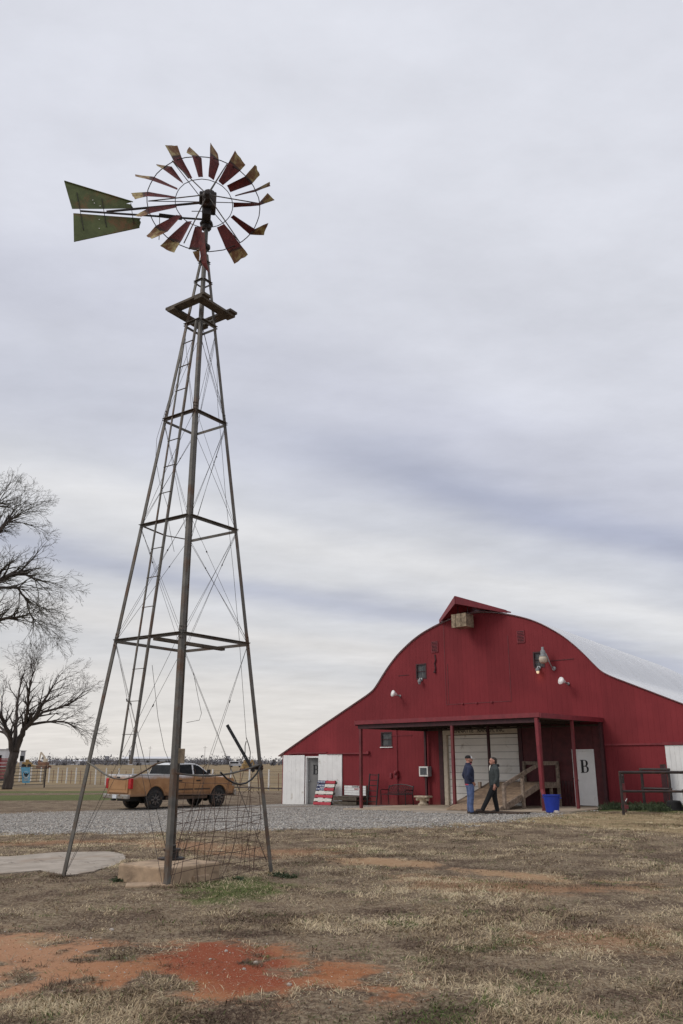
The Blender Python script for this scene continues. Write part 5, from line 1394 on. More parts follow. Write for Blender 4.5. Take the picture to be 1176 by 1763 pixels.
# ------------------------------------------------------------------ people
def loft(m, rings, n=16):
    """rings of (cx, cy, cz, rx, ry)"""
    b = len(m.v)
    for cx, cy, cz, rx, ry in rings:
        for j in range(n):
            a = 2 * math.pi * j / n; m.v.append(Vector((cx + rx * math.cos(a), cy + ry * math.sin(a), cz)))
    for i in range(len(rings) - 1):
        for j in range(n): m.f.append((b + i * n + j, b + i * n + (j + 1) % n, b + (i + 1) * n + (j + 1) % n, b + (i + 1) * n + j)); m.mi.append(0)
    m.f.append(tuple(b + j for j in reversed(range(n)))); m.mi.append(0)
    m.f.append(tuple(b + (len(rings) - 1) * n + j for j in range(n))); m.mi.append(0)
    return m
def ball(m, c, r, n=10):
    c = V3(c); r = (r, r, r) if isinstance(r, (int, float)) else r
    return loft(m, [(c.x, c.y, c.z + r[2] * math.sin(t_), max(1e-4, r[0] * math.cos(t_)), max(1e-4, r[1] * math.cos(t_))) for t_ in np.linspace(-1.5, 1.5, n)], 14)
def fused(name, m, voxel, mat, parent, it=3):
    """weld overlapping pieces into one continuous skin"""
    me = m.mesh(name, mat); o = bpy.data.objects.new(name, me); COL.objects.link(o)
    md = o.modifiers.new('r', 'REMESH'); md.mode = 'VOXEL'; md.voxel_size = voxel
    ms_ = o.modifiers.new('s', 'SMOOTH'); ms_.iterations = it; ms_.factor = .5
    dg = bpy.context.evaluated_depsgraph_get(); dg.update()
    nm = bpy.data.meshes.new_from_object(o.evaluated_get(dg)); bpy.data.objects.remove(o); bpy.data.meshes.remove(me)
    nm.name = name; nm.polygons.foreach_set('use_smooth', [True] * len(nm.polygons))
    if not nm.materials: nm.materials.append(MATS[mat])
    return link(name, nm, parent)
def hand(m, wr, dirn, side, palm=(0, 1, 0)):
    """palm and five curled fingers growing from the wrist along dirn"""
    d = V3(dirn).normalized(); p = V3(wr); s = V3(palm).normalized(); u = d.cross(s).normalized()   # u: across the knuckles
    c = p + d * .05
    m.tube([p - d * .03, p + d * .02, c + d * .045], [.026, .033, .030], 8)
    for i, (o, ln) in enumerate(((-.03, .07), (-.01, .082), (.01, .078), (.03, .06))):
        b = c + d * .035 + u * o
        m.tube([b, b + d * ln * .5 - s * side * .006, b + d * ln * .85 - s * side * .03, b + d * ln - s * side * .052], [.0105, .0100, .0092, .0075], 7)
    b = p + d * .025 - u * .028
    m.tube([b, b - u * .03 + d * .03 - s * side * .012, b - u * .034 + d * .065 - s * side * .022], [.014, .012, .009], 7)
def head(m, h, fwd=0.0):
    """skull, jaw, nose, ears and neck; chin at h, crown at h + .235"""
    loft(m, [(.035, 0, h + .0, .03, .025), (.03, 0, h + .015, .055, .042), (.02, 0, h + .05, .078, .058), (.008, 0, h + .09, .090, .068), (.0, 0, h + .13, .099, .075), (-.004, 0, h + .17, .102, .077), (-.006, 0, h + .205, .085, .064), (-.008, 0, h + .228, .048, .036), (-.008, 0, h + .236, .01, .01)], 18)
    m.tube([(-.03, 0, h - .09), (-.018, 0, h - .03), (-.012, 0, h + .06)], [.068, .060, .058], 12)
    m.tube([(.094, 0, h + .125), (.112, 0, h + .095), (.120, 0, h + .082), (.100, 0, h + .074)], [.008, .012, .014, .010], 7)
    m.tube([(.088, -.028, h + .046), (.098, 0, h + .046), (.088, .028, h + .046)], [.006, .010, .006], 6)
    m.tube([(.084, -.05, h + .142), (.098, -.02, h + .145), (.098, .02, h + .145), (.084, .05, h + .142)], .008, 6)
    for s in (-1, 1): m.tube([(-.012, s * .074, h + .082), (-.008, s * .084, h + .11), (-.014, s * .078, h + .137)], [.009, .015, .010], 7)
def boot(par, ax, ay, yaw, mat, pitch=0.0, zt=.0):
    m = MB(); q = Matrix.Rotation(yaw, 3, 'Z') @ Matrix.Rotation(pitch, 3, 'Y')
    def T(x, y, z): p = q @ Vector((x, y, z)); return (p.x + ax, p.y + ay, p.z + zt)
    m.tube([T(-.02, 0, .16), T(-.02, 0, .07)], [.052, .054], 10)
    m.tube([T(-.075, 0, .045), T(-.02, 0, .06), T(.06, 0, .05), T(.135, 0, .036), (T(.185, 0, .03))], [.036, .052, .046, .038, .018], 12)
    m.box(Vector(T(.05, 0, .012)), (.27, .085, .02), q)
    return fused('boot', m, .010, mat, par, 2)

# man with cap, hands in pockets, facing right
mp = atz(811, 1402.5, .045)
man1 = empty('person', (mp[0], mp[1], float(zfar(bs(mp[0], mp[1]))) + .022), R(6))
tag(man1, 'person in navy jacket, blue jeans and black-and-white cap, hands in pockets', 'person')
m = MB(); head(m, 1.535)
loft(m, [(0, 0, .90, .11, .15), (-.005, 0, 1.1, .11, .15), (0, 0, 1.3, .115, .17), (-.01, 0, 1.42, .09, .16), (-.02, 0, 1.50, .06, .07)])
for s in (-1, 1):
    m.tube([(-.01, s * .16, 1.42), (-.09, s * .24, 1.16), (.05, s * .195, .985)], [.05, .045, .034], 8); hand(m, (.05, s * .195, .985), (.5, -s * .25, -1), s, (0, 1, 0))
    m.tube([(0, s * .08, .92), (.01, s * .09, .5), (-.01, s * .10, .09)], [.075, .055, .04], 8)
fused('body', m, .0095, 'skin', man1, 2)
m = MB()
loft(m, [(-.004, 0, .90, .135, .19), (-.004, 0, .93, .142, .195), (-.008, 0, 1.04, .142, .19), (-.006, 0, 1.18, .145, .20), (-.008, 0, 1.30, .148, .215), (-.016, 0, 1.41, .128, .21), (-.022, 0, 1.47, .10, .15), (-.026, 0, 1.515, .078, .085), (-.026, 0, 1.55, .074, .078)], 20)
for s in (-1, 1):
    m.tube([(-.015, s * .17, 1.42), (-.03, s * .225, 1.36), (-.10, s * .265, 1.15), (-.08, s * .265, 1.10), (.03, s * .225, 1.00), (.05, s * .205, .975)], [.075, .078, .062, .060, .050, .046], 12)
m.tube([(.085, 0, 1.46), (.125, 0, 1.3), (.135, 0, .92)], .012, 6)
fused('jacket', m, .011, 'navy_cloth', man1)
m = MB(); loft(m, [(-.006, 0, .855, .132, .18), (-.006, 0, .905, .134, .182)], 20); fused('shirt_hem', m, .012, 'pink_shirt', man1)
m = MB(); m.tube([(.045, -.05, 1.535), (.06, 0, 1.49), (.045, .05, 1.535)], .024, 8); fused('collar', m, .008, 'pink_shirt', man1)
m = MB(); loft(m, [(0, 0, .80, .12, .165), (-.004, 0, .9, .125, .17), (-.004, 0, .97, .12, .165)], 18)
for s in (-1, 1): m.tube([(0, s * .085, .90), (.015, s * .095, .70), (.012, s * .10, .50), (-.012, s * .105, .28), (-.01, s * .11, .10), (.0, s * .11, .045)], [.105, .094, .076, .070, .068, .074], 12)
fused('jeans', m, .011, 'jeans', man1)
boot(man1, 0, .115, R(8), 'boot_brown'); boot(man1, .0, -.115, R(-8), 'boot_brown')
h = 1.535
m = MB(); loft(m, [(-.005, 0, h + .148, .108, .083), (-.006, 0, h + .19, .106, .081), (-.008, 0, h + .228, .085, .066), (-.008, 0, h + .25, .045, .036), (-.008, 0, h + .256, .01, .01)], 18)
cap1 = fused('cap', m, .008, 'cap_black', man1, 1)
m = MB(); loft(m, [(.045, 0, h + .150, .066, .072), (.042, 0, h + .19, .064, .068), (.03, 0, h + .225, .052, .052), (.02, 0, h + .246, .03, .03)], 16); fused('cap_front', m, .008, 'white_paint', cap1, 1)
m = MB(); m.prism([(.06, -.075), (.14, -.066), (.18, -.035), (.19, 0), (.18, .035), (.14, .066), (.06, .075)], lambda a, b, d: (a, b, d - (a - .06) * .12), h + .150, h + .160); m.build('brim', 'white_paint', cap1)
m = MB(); loft(m, [(.045, 0, h - .018, .025, .02), (.045, 0, h + .0, .052, .044), (.038, 0, h + .03, .066, .060), (.03, 0, h + .055, .066, .066)], 14); fused('beard', m, .008, 'beard', man1, 1)
for s in (-1, 1): o = ball(MB(), (.092, s * .031, h + .122), .0095, 6).build('eye', 'eye_dark', man1)

man1.scale = (1.1, 1.1, 1.0)
# man in dark jacket stepping towards him
mp = atz(855, 1402.5, .05)
man2 = empty('person', (mp[0] - .02, mp[1], float(zfar(bs(mp[0], mp[1]))) + .022), R(184))
tag(man2, 'bareheaded person in charcoal jacket and black trousers stepping forward', 'person')
h = 1.47
m = MB(); head(m, h)
loft(m, [(0, 0, .88, .11, .15), (-.005, 0, 1.1, .11, .15), (0, 0, 1.26, .115, .17), (-.01, 0, 1.37, .09, .16), (-.02, 0, 1.45, .06, .07)])
for s in (-1, 1):
    wr = (.055, .245, .86) if s > 0 else (-.04, -.24, .86)
    m.tube([(-.01, s * .16, 1.38), (-.035, s * .235, 1.10), wr], [.05, .045, .032], 8); hand(m, wr, (.12, 0, -1), s)
m.tube([(0, .08, .88), (.20, .09, .50), (.40, .09, .12)], [.075, .055, .04], 8); m.tube([(0, -.08, .88), (.0, -.09, .48), (-.06, -.09, .09)], [.075, .055, .04], 8)
fused('body', m, .0095, 'skin', man2, 2)
m = MB()
loft(m, [(.0, 0, .80, .14, .195), (-.002, 0, .84, .145, .20), (-.006, 0, 1.0, .142, .195), (-.006, 0, 1.14, .145, .20), (-.008, 0, 1.26, .148, .215), (-.018, 0, 1.36, .128, .208), (-.026, 0, 1.42, .10, .15), (-.03, 0, 1.46, .082, .09), (-.03, 0, 1.50, .078, .084)], 20)
for s in (-1, 1):
    wr = (.05, .245, .885) if s > 0 else (-.035, -.24, .885)
    m.tube([(-.015, s * .17, 1.37), (-.03, s * .225, 1.31), (-.04, s * .255, 1.12), (-.03, s * .258, 1.06), wr], [.075, .078, .064, .062, .052], 12)
fused('jacket', m, .011, 'charcoal_cloth', man2)
m = MB(); m.tube([(-.10, -.06, 1.44), (-.14, 0, 1.45), (-.10, .06, 1.44)], [.035, .05, .035], 8); m.tube([(.05, -.05, 1.47), (.075, 0, 1.36), (.05, .05, 1.47)], .026, 8); fused('hood', m, .01, 'black_cloth', man2)
m = MB(); m.tube([(.075, 0, 1.46), (.115, 0, 1.38), (.130, 0, 1.28)], [.03, .024, .012], 8); fused('shirt_front', m, .009, 'flag_white', man2, 1)
m = MB(); loft(m, [(0, 0, .78, .12, .165), (-.004, 0, .88, .125, .17), (-.004, 0, .95, .12, .165)], 18)
m.tube([(0, .085, .87), (.10, .09, .70), (.205, .095, .50), (.30, .095, .32), (.40, .095, .13), (.42, .095, .09)], [.105, .095, .077, .070, .064, .066], 12)
m.tube([(0, -.085, .87), (.005, -.09, .68), (-.01, -.095, .48), (-.045, -.10, .28), (-.07, -.10, .10), (-.06, -.10, .045)], [.105, .095, .077, .070, .066, .070], 12)
fused('trousers', m, .011, 'black_cloth', man2)
boot(man2, .44, .095, R(6), 'boot_brown', R(-14), .03); boot(man2, -.05, -.10, R(-6), 'boot_brown')
m = MB(); loft(m, [(-.055, 0, h + .03, .045, .05), (-.05, 0, h + .08, .058, .070), (-.038, 0, h + .14, .076, .080), (-.016, 0, h + .19, .096, .081), (-.008, 0, h + .225, .075, .058), (-.008, 0, h + .244, .03, .025)], 16); fused('hair', m, .008, 'hair_dark', man2, 1)
for s in (-1, 1): ball(MB(), (.092, s * .031, h + .122), .0095, 6).build('eye', 'eye_dark', man2)

man2.scale = (1.1, 1.1, 1.0)
# ------------------------------------------------------------------ bare trees
class Sticks:
    def __init__(s): s.a, s.b, s.ra, s.rb = [], [], [], []
    def seg(s, a, b, ra, rb): s.a.append(a); s.b.append(b); s.ra.append(ra); s.rb.append(rb)
    def mesh(s, name, mat, off, k=3):
        A, B = np.array(s.a), np.array(s.b); ra, rb = np.array(s.ra), np.array(s.rb); n = len(A)
        d = B - A; d /= np.linalg.norm(d, axis=1, keepdims=True) + 1e-9
        up = np.where(np.abs(d[:, 2:3]) < .9, np.array([[0, 0, 1.]]), np.array([[1., 0, 0]]))
        x = np.cross(d, up); x /= np.linalg.norm(x, axis=1, keepdims=True); y = np.cross(d, x)
        vs = []
        for P_, r_ in ((A, ra), (B, rb)):
            for j in range(k):
                t_ = 2 * np.pi * j / k; vs.append(P_ + (x * np.cos(t_) + y * np.sin(t_)) * r_[:, None])
        Vv = np.stack(vs, 1).reshape(-1, 3) - np.array(off)
        fc = np.array([[j, (j + 1) % k, k + (j + 1) % k, k + j] for j in range(k)])
        lv = (np.arange(n)[:, None, None] * 2 * k + fc[None]).ravel()
        me = bpy.data.meshes.new(name); me.vertices.add(len(Vv)); me.vertices.foreach_set('co', Vv.ravel())
        me.loops.add(len(lv)); me.loops.foreach_set('vertex_index', lv)
        me.polygons.add(n * k); me.polygons.foreach_set('loop_start', np.arange(n * k) * 4); me.polygons.foreach_set('loop_total', np.full(n * k, 4))
        me.update(calc_edges=True); me.materials.append(MATS[mat]); return me
def rand_perp(d, rr):
    v = np.array([rr.gauss(0, 1) for _ in range(3)]); v -= d * np.dot(v, d); return v / (np.linalg.norm(v) + 1e-9)
def grow(S, p, d, ln, r, lvl, rr, droop, spread, kids, minr, step=.34, limb=None):
    n = max(3, int(ln / (step if lvl > 0 else step * .7))); p = np.array(p, float); d = np.array(d, float); d /= np.linalg.norm(d)
    st_ = ln / n
    for i in range(n):
        t_ = i / n
        d = d + np.array([rr.gauss(0, .11), rr.gauss(0, .11), rr.gauss(0, .09) + (.05 if droop <= 0 else -droop * (.35 + t_))]); d /= np.linalg.norm(d)
        q = p + d * st_; r0 = max(minr, r * (1 - .82 * t_)); r1 = max(minr * .8, r * (1 - .82 * (t_ + 1 / n)))
        (limb if (limb is not None and r0 > .035) else S).seg(p, q, r0, r1)
        if lvl > 0 and t_ > .12:
            c = kids * st_
            k = int(c) + (1 if rr.random() < c - int(c) else 0)
            for _ in range(k):
                a = spread * rr.uniform(.6, 1.25); dd = d * math.cos(a) + rand_perp(d, rr) * math.sin(a)
                l2 = ln * rr.uniform(.36, .68) * (1 - .4 * t_)
                if l2 > .15: grow(S, q, dd, l2, r0 * .58, lvl - 1, rr, droop, spread, kids * 1.5, minr, step * .8, limb)
        p = q
def tree(name, base, limbs, seed, label, droop, spread, kids, lvl, minr, trunk_r, mat='twig', depth=3.0, group='bare trees left of the yard'):
    rr = random.Random(seed); root = empty(name, tuple(base)); tag(root, label, 'tree', group)
    S, Lm = Sticks(), Sticks(); tr = MB(base)
    for pts, r0, r1, kids_l in limbs:
        rs = [r0 + (r1 - r0) * i / (len(pts) - 1) for i in range(len(pts))]
        # bend the limb through the given points
        P_ = []; rads = []
        for i in range(len(pts) - 1):
            a, b = np.array(pts[i]), np.array(pts[i + 1]); k = 4
            for j in range(k):
                q = j / k; P_.append(a + (b - a) * q + np.array([rr.gauss(0, .03), rr.gauss(0, .03), 0]) * (1 if (i or j) else 0)); rads.append(rs[i] + (rs[i + 1] - rs[i]) * q)
        P_.append(np.array(pts[-1])); rads.append(rs[-1])
        tr.tube(P_, rads, 9)
        tot = sum(np.linalg.norm(P_[i + 1] - P_[i]) for i in range(len(P_) - 1)); n_k = int(kids_l)
        for c in range(n_k):
            t_ = rr.uniform(.28, 1.0) if c > 1 else 1.0
            fi = min(len(P_) - 2, int(t_ * (len(P_) - 1))); a, b = P_[fi], P_[fi + 1]; d = (b - a) / np.linalg.norm(b - a)
            an = spread * rr.uniform(.3, 1.2) if t_ < 1 else rr.uniform(.05, .4)
            dd = d * math.cos(an) + rand_perp(d, rr) * math.sin(an); dd[2] = dd[2] + .15
            grow(S, b, dd, rr.uniform(.45, 1.0) * depth, max(minr, rads[fi] * .55), lvl, rr, droop, spread, kids, minr, .42, Lm)
    o = tr.build('trunk', 'bark', root, smooth=True)
    if Lm.a: kind(link('limbs', Lm.mesh('limbs', 'bark', base, 5), root), 'stuff')
    kind(link('crown', S.mesh('crown', mat, base, 3), root), 'stuff'); print(name, len(S.a))
    return root, S
def tp_(x, y, Y): return aty(x, y, Y)
b1 = atz(12, 1358, -.3); Y1 = b1[1]
def L1(*pp): return [aty(x, y, Y1 + dy) for x, y, dy in pp]
limbs = [(L1((12, 1362, 0), (16, 1335, 0), (22, 1306, 0), (27, 1290, .1)), .40, .31, 0),
         (L1((20, 1312, 0), (20, 1288, -.2), (17, 1266, -.4), (8, 1246, -.8), (-4, 1222, -1.2), (-14, 1190, -1.5)), .24, .06, 20),
         (L1((22, 1290, 0), (27, 1262, .3), (29, 1232, .8), (30, 1205, 1.4), (36, 1172, 2.0)), .19, .05, 20),
         (L1((26, 1294, 0), (34, 1274, -.2), (42, 1256, -.4), (54, 1244, -.7), (66, 1226, -1.0), (78, 1204, -1.4), (92, 1180, -1.6)), .27, .06, 22),
         (L1((50, 1247, -.5), (74, 1226, -.2), (98, 1220, .4), (120, 1212, .9), (146, 1196, 1.3)), .13, .035, 16),
         (L1((48, 1248, -.4), (78, 1243, .3), (108, 1242, .8), (132, 1252, 1.1)), .12, .035, 14),
         (L1((24, 1292, 0), (14, 1268, 1.0), (2, 1252, 2.2), (-16, 1240, 3.2)), .16, .05, 12),
         (L1((42, 1256, -.3), (47, 1226, -1.2), (50, 1194, -2.2), (56, 1164, -2.8)), .16, .045, 18)]
tree('bare_tree', (b1[0], b1[1], -.3), limbs, 21, 'bare forked tree standing behind the pipe gate', .02, .6, 4.0, 3, .0068, .46, depth=2.4)
Y2 = 47.0; b2 = aty(-120, 1378, Y2); b2[2] = -.3
def L2(*pp): return [aty(x, y, Y2 + dy) for x, y, dy in pp]
limbs = [(L2((-120, 1392, 0), (-118, 1290, 0), (-112, 1190, 0), (-108, 1120, 0)), .52, .36, 0),
         (L2((-110, 1150, 0), (-80, 1080, -.5), (-40, 1030, -1.0), (0, 998, -1.4), (36, 984, -1.6), (60, 998, -1.8)), .24, .05, 36),
         (L2((-108, 1130, 0), (-84, 1050, .4), (-52, 980, 1.0), (-20, 930, 1.4), (8, 902, 1.8), (26, 890, 2)), .24, .05, 36),
         (L2((-108, 1120, 0), (-98, 1010, .3), (-70, 920, .5), (-40, 880, .8), (-4, 866, .5)), .26, .05, 34),
         (L2((-110, 1160, 0), (-70, 1110, -.5), (-30, 1080, -.9), (10, 1064, -1.2), (36, 1062, -1.6)), .18, .05, 28),
         (L2((-40, 1030, -1.0), (0, 1012, .4), (30, 1012, 1.2), (46, 1034, 1.6), (58, 1076, 1.8)), .11, .03, 26),
         (L2((-110, 1120, 0), (-150, 1020, 0), (-200, 940, .5), (-250, 900, .8)), .26, .05, 9),
         (L2((-110, 1140, 0), (-150, 1080, 1), (-220, 1040, 2), (-290, 1030, 2.6)), .2, .05, 8),
         (L2((-108, 1110, 0), (-120, 980, 2), (-130, 890, 3.4)), .22, .05, 8)]
tree('bare_tree', tuple(b2), limbs, 5, 'taller bare tree reaching in from the left edge, twigs budding', .05, .62, 4.6, 3, .0066, .5, 'twig_bud', depth=2.3)
# ------------------------------------------------------------------ paddock fence, gate and banner
FL = [(14, 57.5), (-4.6, 63.0), (-20.6, 76.8), (-32, 90), (-60, 112)]
fen = empty('paddock_fence', (-12, 69, -.3)); tag(fen, 'wire paddock fence of white posts and rusty stakes across the field', 'fence')
fo = (-12, 69, -.3)
acc = 0; white = True
for i in range(len(FL) - 1):
    a, b = np.array(FL[i]), np.array(FL[i + 1]); L_ = np.linalg.norm(b - a); n_ = int(L_ / 1.05)
    for k in range(n_):
        p = a + (b - a) * k / n_; white = not white; rr = random.Random(i * 100 + k)
        if white: MB(fo).tube([(p[0], p[1], -.6), (p[0] + rr.uniform(-.02, .02), p[1], 1.12)], .062, 8).build('white_post', 'post_white', fen)
        else: MB(fo).tube([(p[0], p[1], -.6), (p[0] + rr.uniform(-.05, .05), p[1], .88)], .028, 5).build('stake', 'machine_rust', fen)
for z in (-.12, .18, .48, .78, 1.0):
    MB(fo).tube([(x, y, z) for x, y in FL], .007, 4).build('wire', 'wire', fen)
MB(fo).tube([(x, y - .12, -.2) for x, y in FL[:3]], .05, 6).build('bottom_pipe', 'pipe_brown', fen)
ga, gb = np.array([-24.3, 70.3]), np.array([-27.6, 63.2])
gate = empty('pipe_gate', (ga[0], ga[1], -.3)); tag(gate, 'grey steel pipe gate beside the forked bare tree', 'gate')
go = (ga[0], ga[1], -.3)
def gp(t_, z): p = ga + (gb - ga) * t_; return (p[0], p[1], z)
for t_ in (0, 1.0): MB(go).tube([gp(t_, -.6), gp(t_, 1.38)], .06, 8).build('gate_post', 'pipe_brown', gate)
for z in (-.08, .16, .40, .64, .90, 1.14, 1.28): MB(go).tube([gp(.015, z), gp(.985, z)], .032, 6).build('rail', 'steel', gate)
for t_ in (.02, .26, .50, .74, .98): MB(go).tube([gp(t_, -.08), gp(t_, 1.28)], .032, 6).build('upright', 'steel', gate)
gdv = (gb - ga) / np.linalg.norm(gb - ga); gn = np.array([-gdv[1], gdv[0]]); gn = gn if gn[1] < 0 else -gn
def on_gate(x, y):
    d = ray(x, y); n3 = np.array([gn[0], gn[1], 0]); P_ = np.array([ga[0] + gn[0] * .06, ga[1] + gn[1] * .06, 0])
    return EYE + d * np.dot(P_ - EYE, n3) / np.dot(d, n3)
cA, cB, cC, cD = on_gate(36.5, 1321), on_gate(52, 1321), on_gate(51, 1348), on_gate(38.5, 1348)
bc = (cA + cB) / 2
ban = empty('blue_banner', tuple(bc)); tag(ban, 'light blue banner with a dark bird emblem hung on the pipe gate', 'banner')
m = MB(bc); vs = []; NU, NV = 6, 10; g3 = np.array([gn[0], gn[1], 0])
for sd in (0, .008):
    for v in range(NV + 1):
        for u_ in range(NU + 1):
            p = (cA * (1 - u_ / NU) + cB * u_ / NU) * (1 - v / NV) + (cD * (1 - u_ / NU) + cC * u_ / NU) * v / NV
            vs.append(p + g3 * (.02 * math.sin(u_ * 1.3) * (v / NV) - sd))
fs = []; tot = (NU + 1) * (NV + 1)
for v in range(NV):
    for u_ in range(NU):
        q4 = (v * (NU + 1) + u_, v * (NU + 1) + u_ + 1, (v + 1) * (NU + 1) + u_ + 1, (v + 1) * (NU + 1) + u_); fs += [q4, tuple(tot + x for x in reversed(q4))]
m.add(vs, fs).build('cloth', 'banner_blue', ban)
def emb(poly, nm, mat, o1):
    MB(bc).prism(poly, lambda a, b, d: on_gate(36.5 + a * 15.5, 1321 + b * 27) + g3 * d, o1, o1 + .01).build(nm, mat, ban)
emb([(.5 + .33 * math.cos(a), .47 + .22 * math.sin(a)) for a in np.linspace(0, 2 * math.pi, 18)[:-1]], 'emblem_ring', 'white_paint', .03)
emb([(.5 + .27 * math.cos(a), .45 + .18 * math.sin(a)) for a in np.linspace(0, 2 * math.pi, 18)[:-1]], 'emblem_field', 'banner_blue', .045)
emb([(.20, .30), (.34, .40), (.44, .40), (.5, .36), (.56, .40), (.68, .40), (.82, .30), (.74, .46), (.62, .54), (.55, .60), (.5, .63), (.44, .60), (.36, .54), (.26, .46)], 'emblem_bird', 'black_paint', .06)
for z in (.70, .78, .84): emb([(.22, z), (.78, z), (.78, z + .025), (.22, z + .025)], 'emblem_line', 'flag_white', .03)
# red stock trailer cut by the left edge
t0 = atz(-28, 1357, -.3); tl_ = empty('stock_trailer', (t0[0] - 2.9, t0[1] + 5, -.3), R(8)); tag(tl_, 'red stock trailer at the left edge behind the tree', 'trailer')
for k in range(6): MB().mm((-2.2, -1, .55 + k * .27), (2.2, 1, .55 + k * .27 + .22)).build('side_board', 'trailer_red', tl_)
MB().mm((-2.25, -1.05, 2.15), (2.25, 1.05, 2.25)).build('roof', 'trailer_red', tl_); MB().mm((-2.25, -1.05, .42), (2.25, 1.05, .54)).build('floor_frame', 'black_metal', tl_)
for x in (-.5, .4):
    for y in (-1.08, 1.08): MB().lathe([(.3, -.1), (.34, -.08), (.34, .08), (.3, .1)], 16, (x, y, .34), (0, 1, 0)).build('wheel', 'tyre', tl_)
# ------------------------------------------------------------------ far off
def far_pt(x, Y): p = aty(x, HOR, Y); return (p[0], Y, -.3)
# digger and yellow machine on the spoil
ex = empty('excavator', far_pt(76, 275), R(-12)); tag(ex, 'distant excavator with raised boom on the horizon field', 'excavator')
for y in (-1, 1): MB().prism([(-1.8, 0), (1.8, 0), (2.1, .45), (1.8, .85), (-1.8, .85), (-2.1, .45)], lambda a, b, d: (a, d, b), y - .28, y + .28).build('track', 'machine_rust', ex)
MB().mm((-1.5, -1.1, .95), (1.3, 1.1, 1.9)).build('house', 'machine_rust', ex, bevel=.1); MB().mm((.2, -1.1, 1.91), (1.4, -.1, 3.0)).build('cabin', 'cream_trim', ex, bevel=.08)
MB().bar((.9, .4, 1.6), (-.6, .4, 3.9), .45, .5).bar((-.6, .4, 3.9), (-1.7, .4, 5.0), .35, .4).build('boom', 'cream_trim', ex); MB().bar((-1.7, .4, 5.0), (-2.0, .4, 2.6), .3, .35).build('arm', 'cream_trim', ex)
MB().prism([(-2.4, 1.6), (-1.6, 1.5), (-1.7, 2.4), (-2.1, 2.6)], lambda a, b, d: (a, d, b), .0, .8).build('bucket', 'machine_rust', ex)
ld_ = empty('yellow_loader', far_pt(47, 330), R(5)); tag(ld_, 'distant yellow loader left of the excavator', 'loader')
MB().mm((-1.6, -1, .8), (1.6, 1, 1.9)).build('body', 'machine_yellow', ld_, bevel=.15); MB().mm((-.6, -.8, 1.9), (.5, .8, 2.9)).build('cabin', 'machine_yellow', ld_, bevel=.1)
for x in (-1.1, 1.1):
    for y in (-1, 1): MB().lathe([(.5, -.2), (.65, -.15), (.65, .15), (.5, .2)], 16, (x, y, .65), (0, 1, 0)).build('wheel', 'tyre', ld_)
MB().prism([(1.8, .2), (2.6, .2), (2.5, .9), (2.0, 1.0)], lambda a, b, d: (a, d, b), -1.2, 1.2).build('bucket', 'machine_yellow', ld_)
yb = empty('yellow_dozer', far_pt(424, 190), R(20)); tag(yb, 'distant yellow digger seen between the lever and the right windmill leg', 'digger')
MB().mm((-.9, -.8, .5), (.9, .8, 1.6)).build('body', 'machine_yellow', yb, bevel=.1); MB().mm((-.5, -.6, 1.6), (.4, .6, 2.3)).build('cabin', 'machine_yellow', yb)
for y in (-.8, .8): MB().prism([(-1.1, 0), (1.1, 0), (1.3, .3), (1.1, .6), (-1.1, .6), (-1.3, .3)], lambda a, b, d: (a, d, b), y - .2, y + .2).build('track', 'machine_rust', yb)
MB().bar((.7, 0, 1.3), (1.4, 0, 2.4), .25, .3).bar((1.4, 0, 2.4), (1.9, 0, 1.0), .2, .25).build('boom', 'machine_yellow', yb)
# far buildings, each with roof, doors and windows
def far_building(x0, x1, Y, h, wall, roof, label, gable=False):
    a, b = far_pt(x0, Y), far_pt(x1, Y); w = b[0] - a[0]; o = empty('far_building', ((a[0] + b[0]) / 2, Y, -.3)); tag(o, label, 'building', 'buildings on the horizon')
    MB().mm((-w / 2, 0, 0), (w / 2, min(w, 20), h)).build('wall', wall, o)
    if gable: MB().prism([(-.5, h), (min(w, 20) + .5, h), (min(w, 20) / 2, h + h * .35)], lambda p, q, d: (d, p, q), -w / 2 - .3, w / 2 + .3).build('roof', roof, o)
    else: MB().mm((-w / 2 - .3, -.3, h), (w / 2 + .3, min(w, 20) + .3, h + .3)).build('roof', roof, o)
    n_ = max(1, int(w / 7))
    for i in range(n_):
        cx = -w / 2 + w * (i + .5) / n_; MB().mm((cx - .9, -.06, h * .35), (cx + .9, -.003, h * .7)).build('window', 'dark_glass', o)
far_building(58, 150, 620, 2.6, 'far_white', 'far_white', 'long low white shed on the horizon left of the windmill', True)
far_building(-12, 8, 330, 6.5, 'far_white', 'far_grey', 'pale block at the left edge behind the bare tree')
far_building(10, 20, 360, 7.2, 'far_grey', 'far_grey', 'dark grey block on the horizon beside the leaning trunk')
far_building(34, 40, 380, 6.6, 'far_grey', 'far_grey', 'narrow grey block just right of the forked trunk')
far_building(208, 300, 640, 4.4, 'far_grey', 'far_white', 'long grey warehouse on the horizon behind the ladder', True)
far_building(221, 227, 600, 9.5, 'far_white', 'far_grey', 'small white tower block above the grey warehouse')
far_building(180, 186, 640, 6, 'far_grey', 'far_grey', 'small grey block at the end of the far tree line')
far_building(364, 382, 620, 2.2, 'far_white', 'far_white', 'small white shed on the horizon right of the pickup', True)
far_building(389, 395, 700, 6.5, 'far_grey', 'far_grey', 'grey block above the trees right of the pickup')
